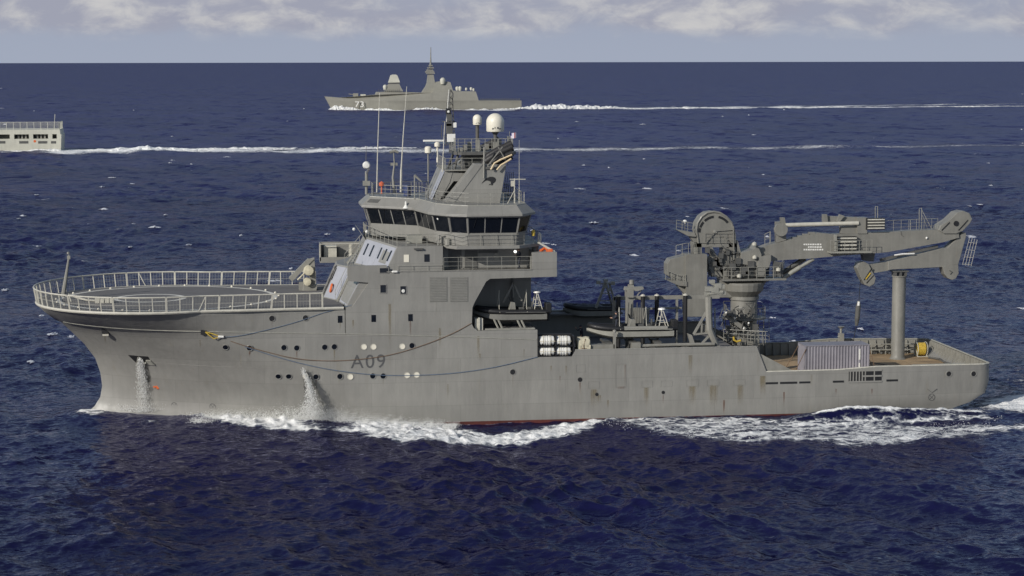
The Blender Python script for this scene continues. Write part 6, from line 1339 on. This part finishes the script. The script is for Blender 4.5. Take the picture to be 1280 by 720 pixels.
# bow wave breaking along the side: ragged low clumps
pts, sz = [], []
for i in range(1150):
    u = 238 + 330 * rng.random() ** .95; v_ = np.interp(u, [238, 300, 390, 450, 560], [520, 516, 518, 523, 528]) + rng.random() * 8; x, y = Pz(u, v_, ZB(u)); y = min(y, -hb(x, 1.0) - .12); hgt = float(np.interp(u, [238, 270, 330, 350, 372, 390, 410, 440, 500, 568], [.4, .8, 1.0, 1.5, 1.4, 2.1, 1.8, 1.1, .7, .4])) * (.3 + rng.random() ** 2); nn_ = 42; spread = .10 + .22 * rng.random()
    t_ = rng.random(nn_) ** 1.3
    pts += list(zip(x + rng.normal(0, spread, nn_) + t_ * .3, y - np.abs(rng.normal(0, spread, nn_)) * .8, ZB(u) - .1 + t_ * hgt)); sz += list(.011 + .030 * (1 - t_) * rng.random(nn_))
for i in range(150):
    u = 242 + 230 * rng.random(); u = u if rng.random() < .55 else 388 + rng.normal() * 22; v_ = np.interp(u, [238, 300, 390, 450, 560], [520, 519, 521, 525, 529]); x, y = Pz(u, v_, ZB(u)); y = min(y, -hb(x, 1.0) - .2); top_ = float(np.interp(abs(u - 389), [0, 20, 50, 150], [2.1, 1.6, .95, .6])) * (.35 + .65 * rng.random()); nn_ = 40; t_ = rng.random(nn_); lx, ly = rng.normal() * .45, -abs(rng.normal()) * .5
    pts += list(zip(x + lx * t_ + rng.normal(0, .05, nn_) * (1 + 2 * t_), y + ly * t_ + rng.normal(0, .05, nn_), ZB(u) - .1 + top_ * (1 - (1 - t_) ** 2) + rng.normal(0, .05, nn_))); sz += list((.010 + .022 * rng.random(nn_)) * (1.2 - .7 * t_))
# foam crest further aft and at the quarter
for i in range(150):
    u = 730 + 520 * rng.random(); v_ = np.interp(u, [730, 860, 1060, 1200, 1260], [529, 546, 554, 542, 535]) - rng.random() ** 2 * 12; x, y = Pz(u, v_, .3); nn_ = 10; t_ = rng.random(nn_)
    pts += list(zip(x + rng.normal(0, .3, nn_), y + rng.normal(0, .3, nn_), .2 + t_ * .5)); sz += list(.010 + .022 * rng.random(nn_))
droplets('bow_spray', pts, sz, 'white broken spray thrown up along the waterline of the big grey ship')
# side discharge falling in a white plume
pts, sz = [], []
for i in range(4200):
    t_ = rng.random() ** .8; v_ = 462 + 60 * t_; uc = np.interp(v_, [462, 466, 475, 490, 505, 522], [379, 380, 385, 388, 389, 390]); wd = np.interp(v_, [462, 470, 485, 500, 510, 522], [2.2, 3.0, 4.2, 7.5, 13, 20]); u = uc + rng.normal() * wd * .55; x, z = P(u, v_ + rng.normal() * 1., -9.4); pts.append((x, -9.25 - abs(rng.normal()) * .12 * (1 + 4 * t_), z)); sz.append(.007 + .015 * rng.random() ** 2)
droplets('water_plume', pts, sz, 'white plume of water falling down the ship side below the portholes', 3.2, 'water plume')
pts, sz = [], []
for i in range(3000):
    t_ = rng.random() ** .9; v_ = 446 + 70 * t_; uc = np.interp(v_, [446, 456, 480, 516], [176, 178, 180.5, 184]); wd = np.interp(v_, [446, 452, 465, 490, 516], [2.0, 3.5, 5.0, 6.5, 9.5]); u = uc + (rng.random() + rng.random() + rng.random() - 1.5) * wd * 1.15; c_, n_ = on_hull(u, v_); q = c_ + n_ * (.12 + .25 * t_ + rng.random() * .18); pts.append(tuple(q)); sz.append((.006 + .012 * rng.random() ** 2) * (1.35 - .7 * t_))
for i in range(700):
    u = 175 + rng.normal() * 13; v_ = 516 - abs(rng.normal()) * 4 - .12 * abs(u - 175); c_, n_ = on_hull(u, v_); pts.append(tuple(c_ + n_ * (.2 + .3 * rng.random()))); sz.append(.004 + .008 * rng.random())
def wet_patch(cols_, par):
    vs = []; n_ = 9
    for u0, u1, v_ in cols_:
        for i in range(n_): c_, nr_ = on_hull(u0 + (u1 - u0) * i / (n_ - 1), v_); vs.append(tuple(c_ + nr_ * .012))
    MB().add(vs, [(r * n_ + i, r * n_ + i + 1, (r + 1) * n_ + i + 1, (r + 1) * n_ + i) for r in range(len(cols_) - 1) for i in range(n_ - 1)]).build('wet_streak', wet, par, recalc=False)
wet_patch([(168 + k * .6, 186 + k * 1.2, 514 - k * 0 - (514 - 452) * k / 8) for k in range(9)][::-1] if False else [(170, 184, 452), (170, 187, 465), (171, 190, 480), (172, 193, 495), (172, 196, 514)], hull)
wet_patch([(377, 384, 464), (379, 393, 478), (380, 400, 492), (378, 406, 505), (374, 410, 518)], hull)
droplets('water_discharge', pts, sz, 'water pouring out of the anchor pocket down the bow', 6., 'water discharge')
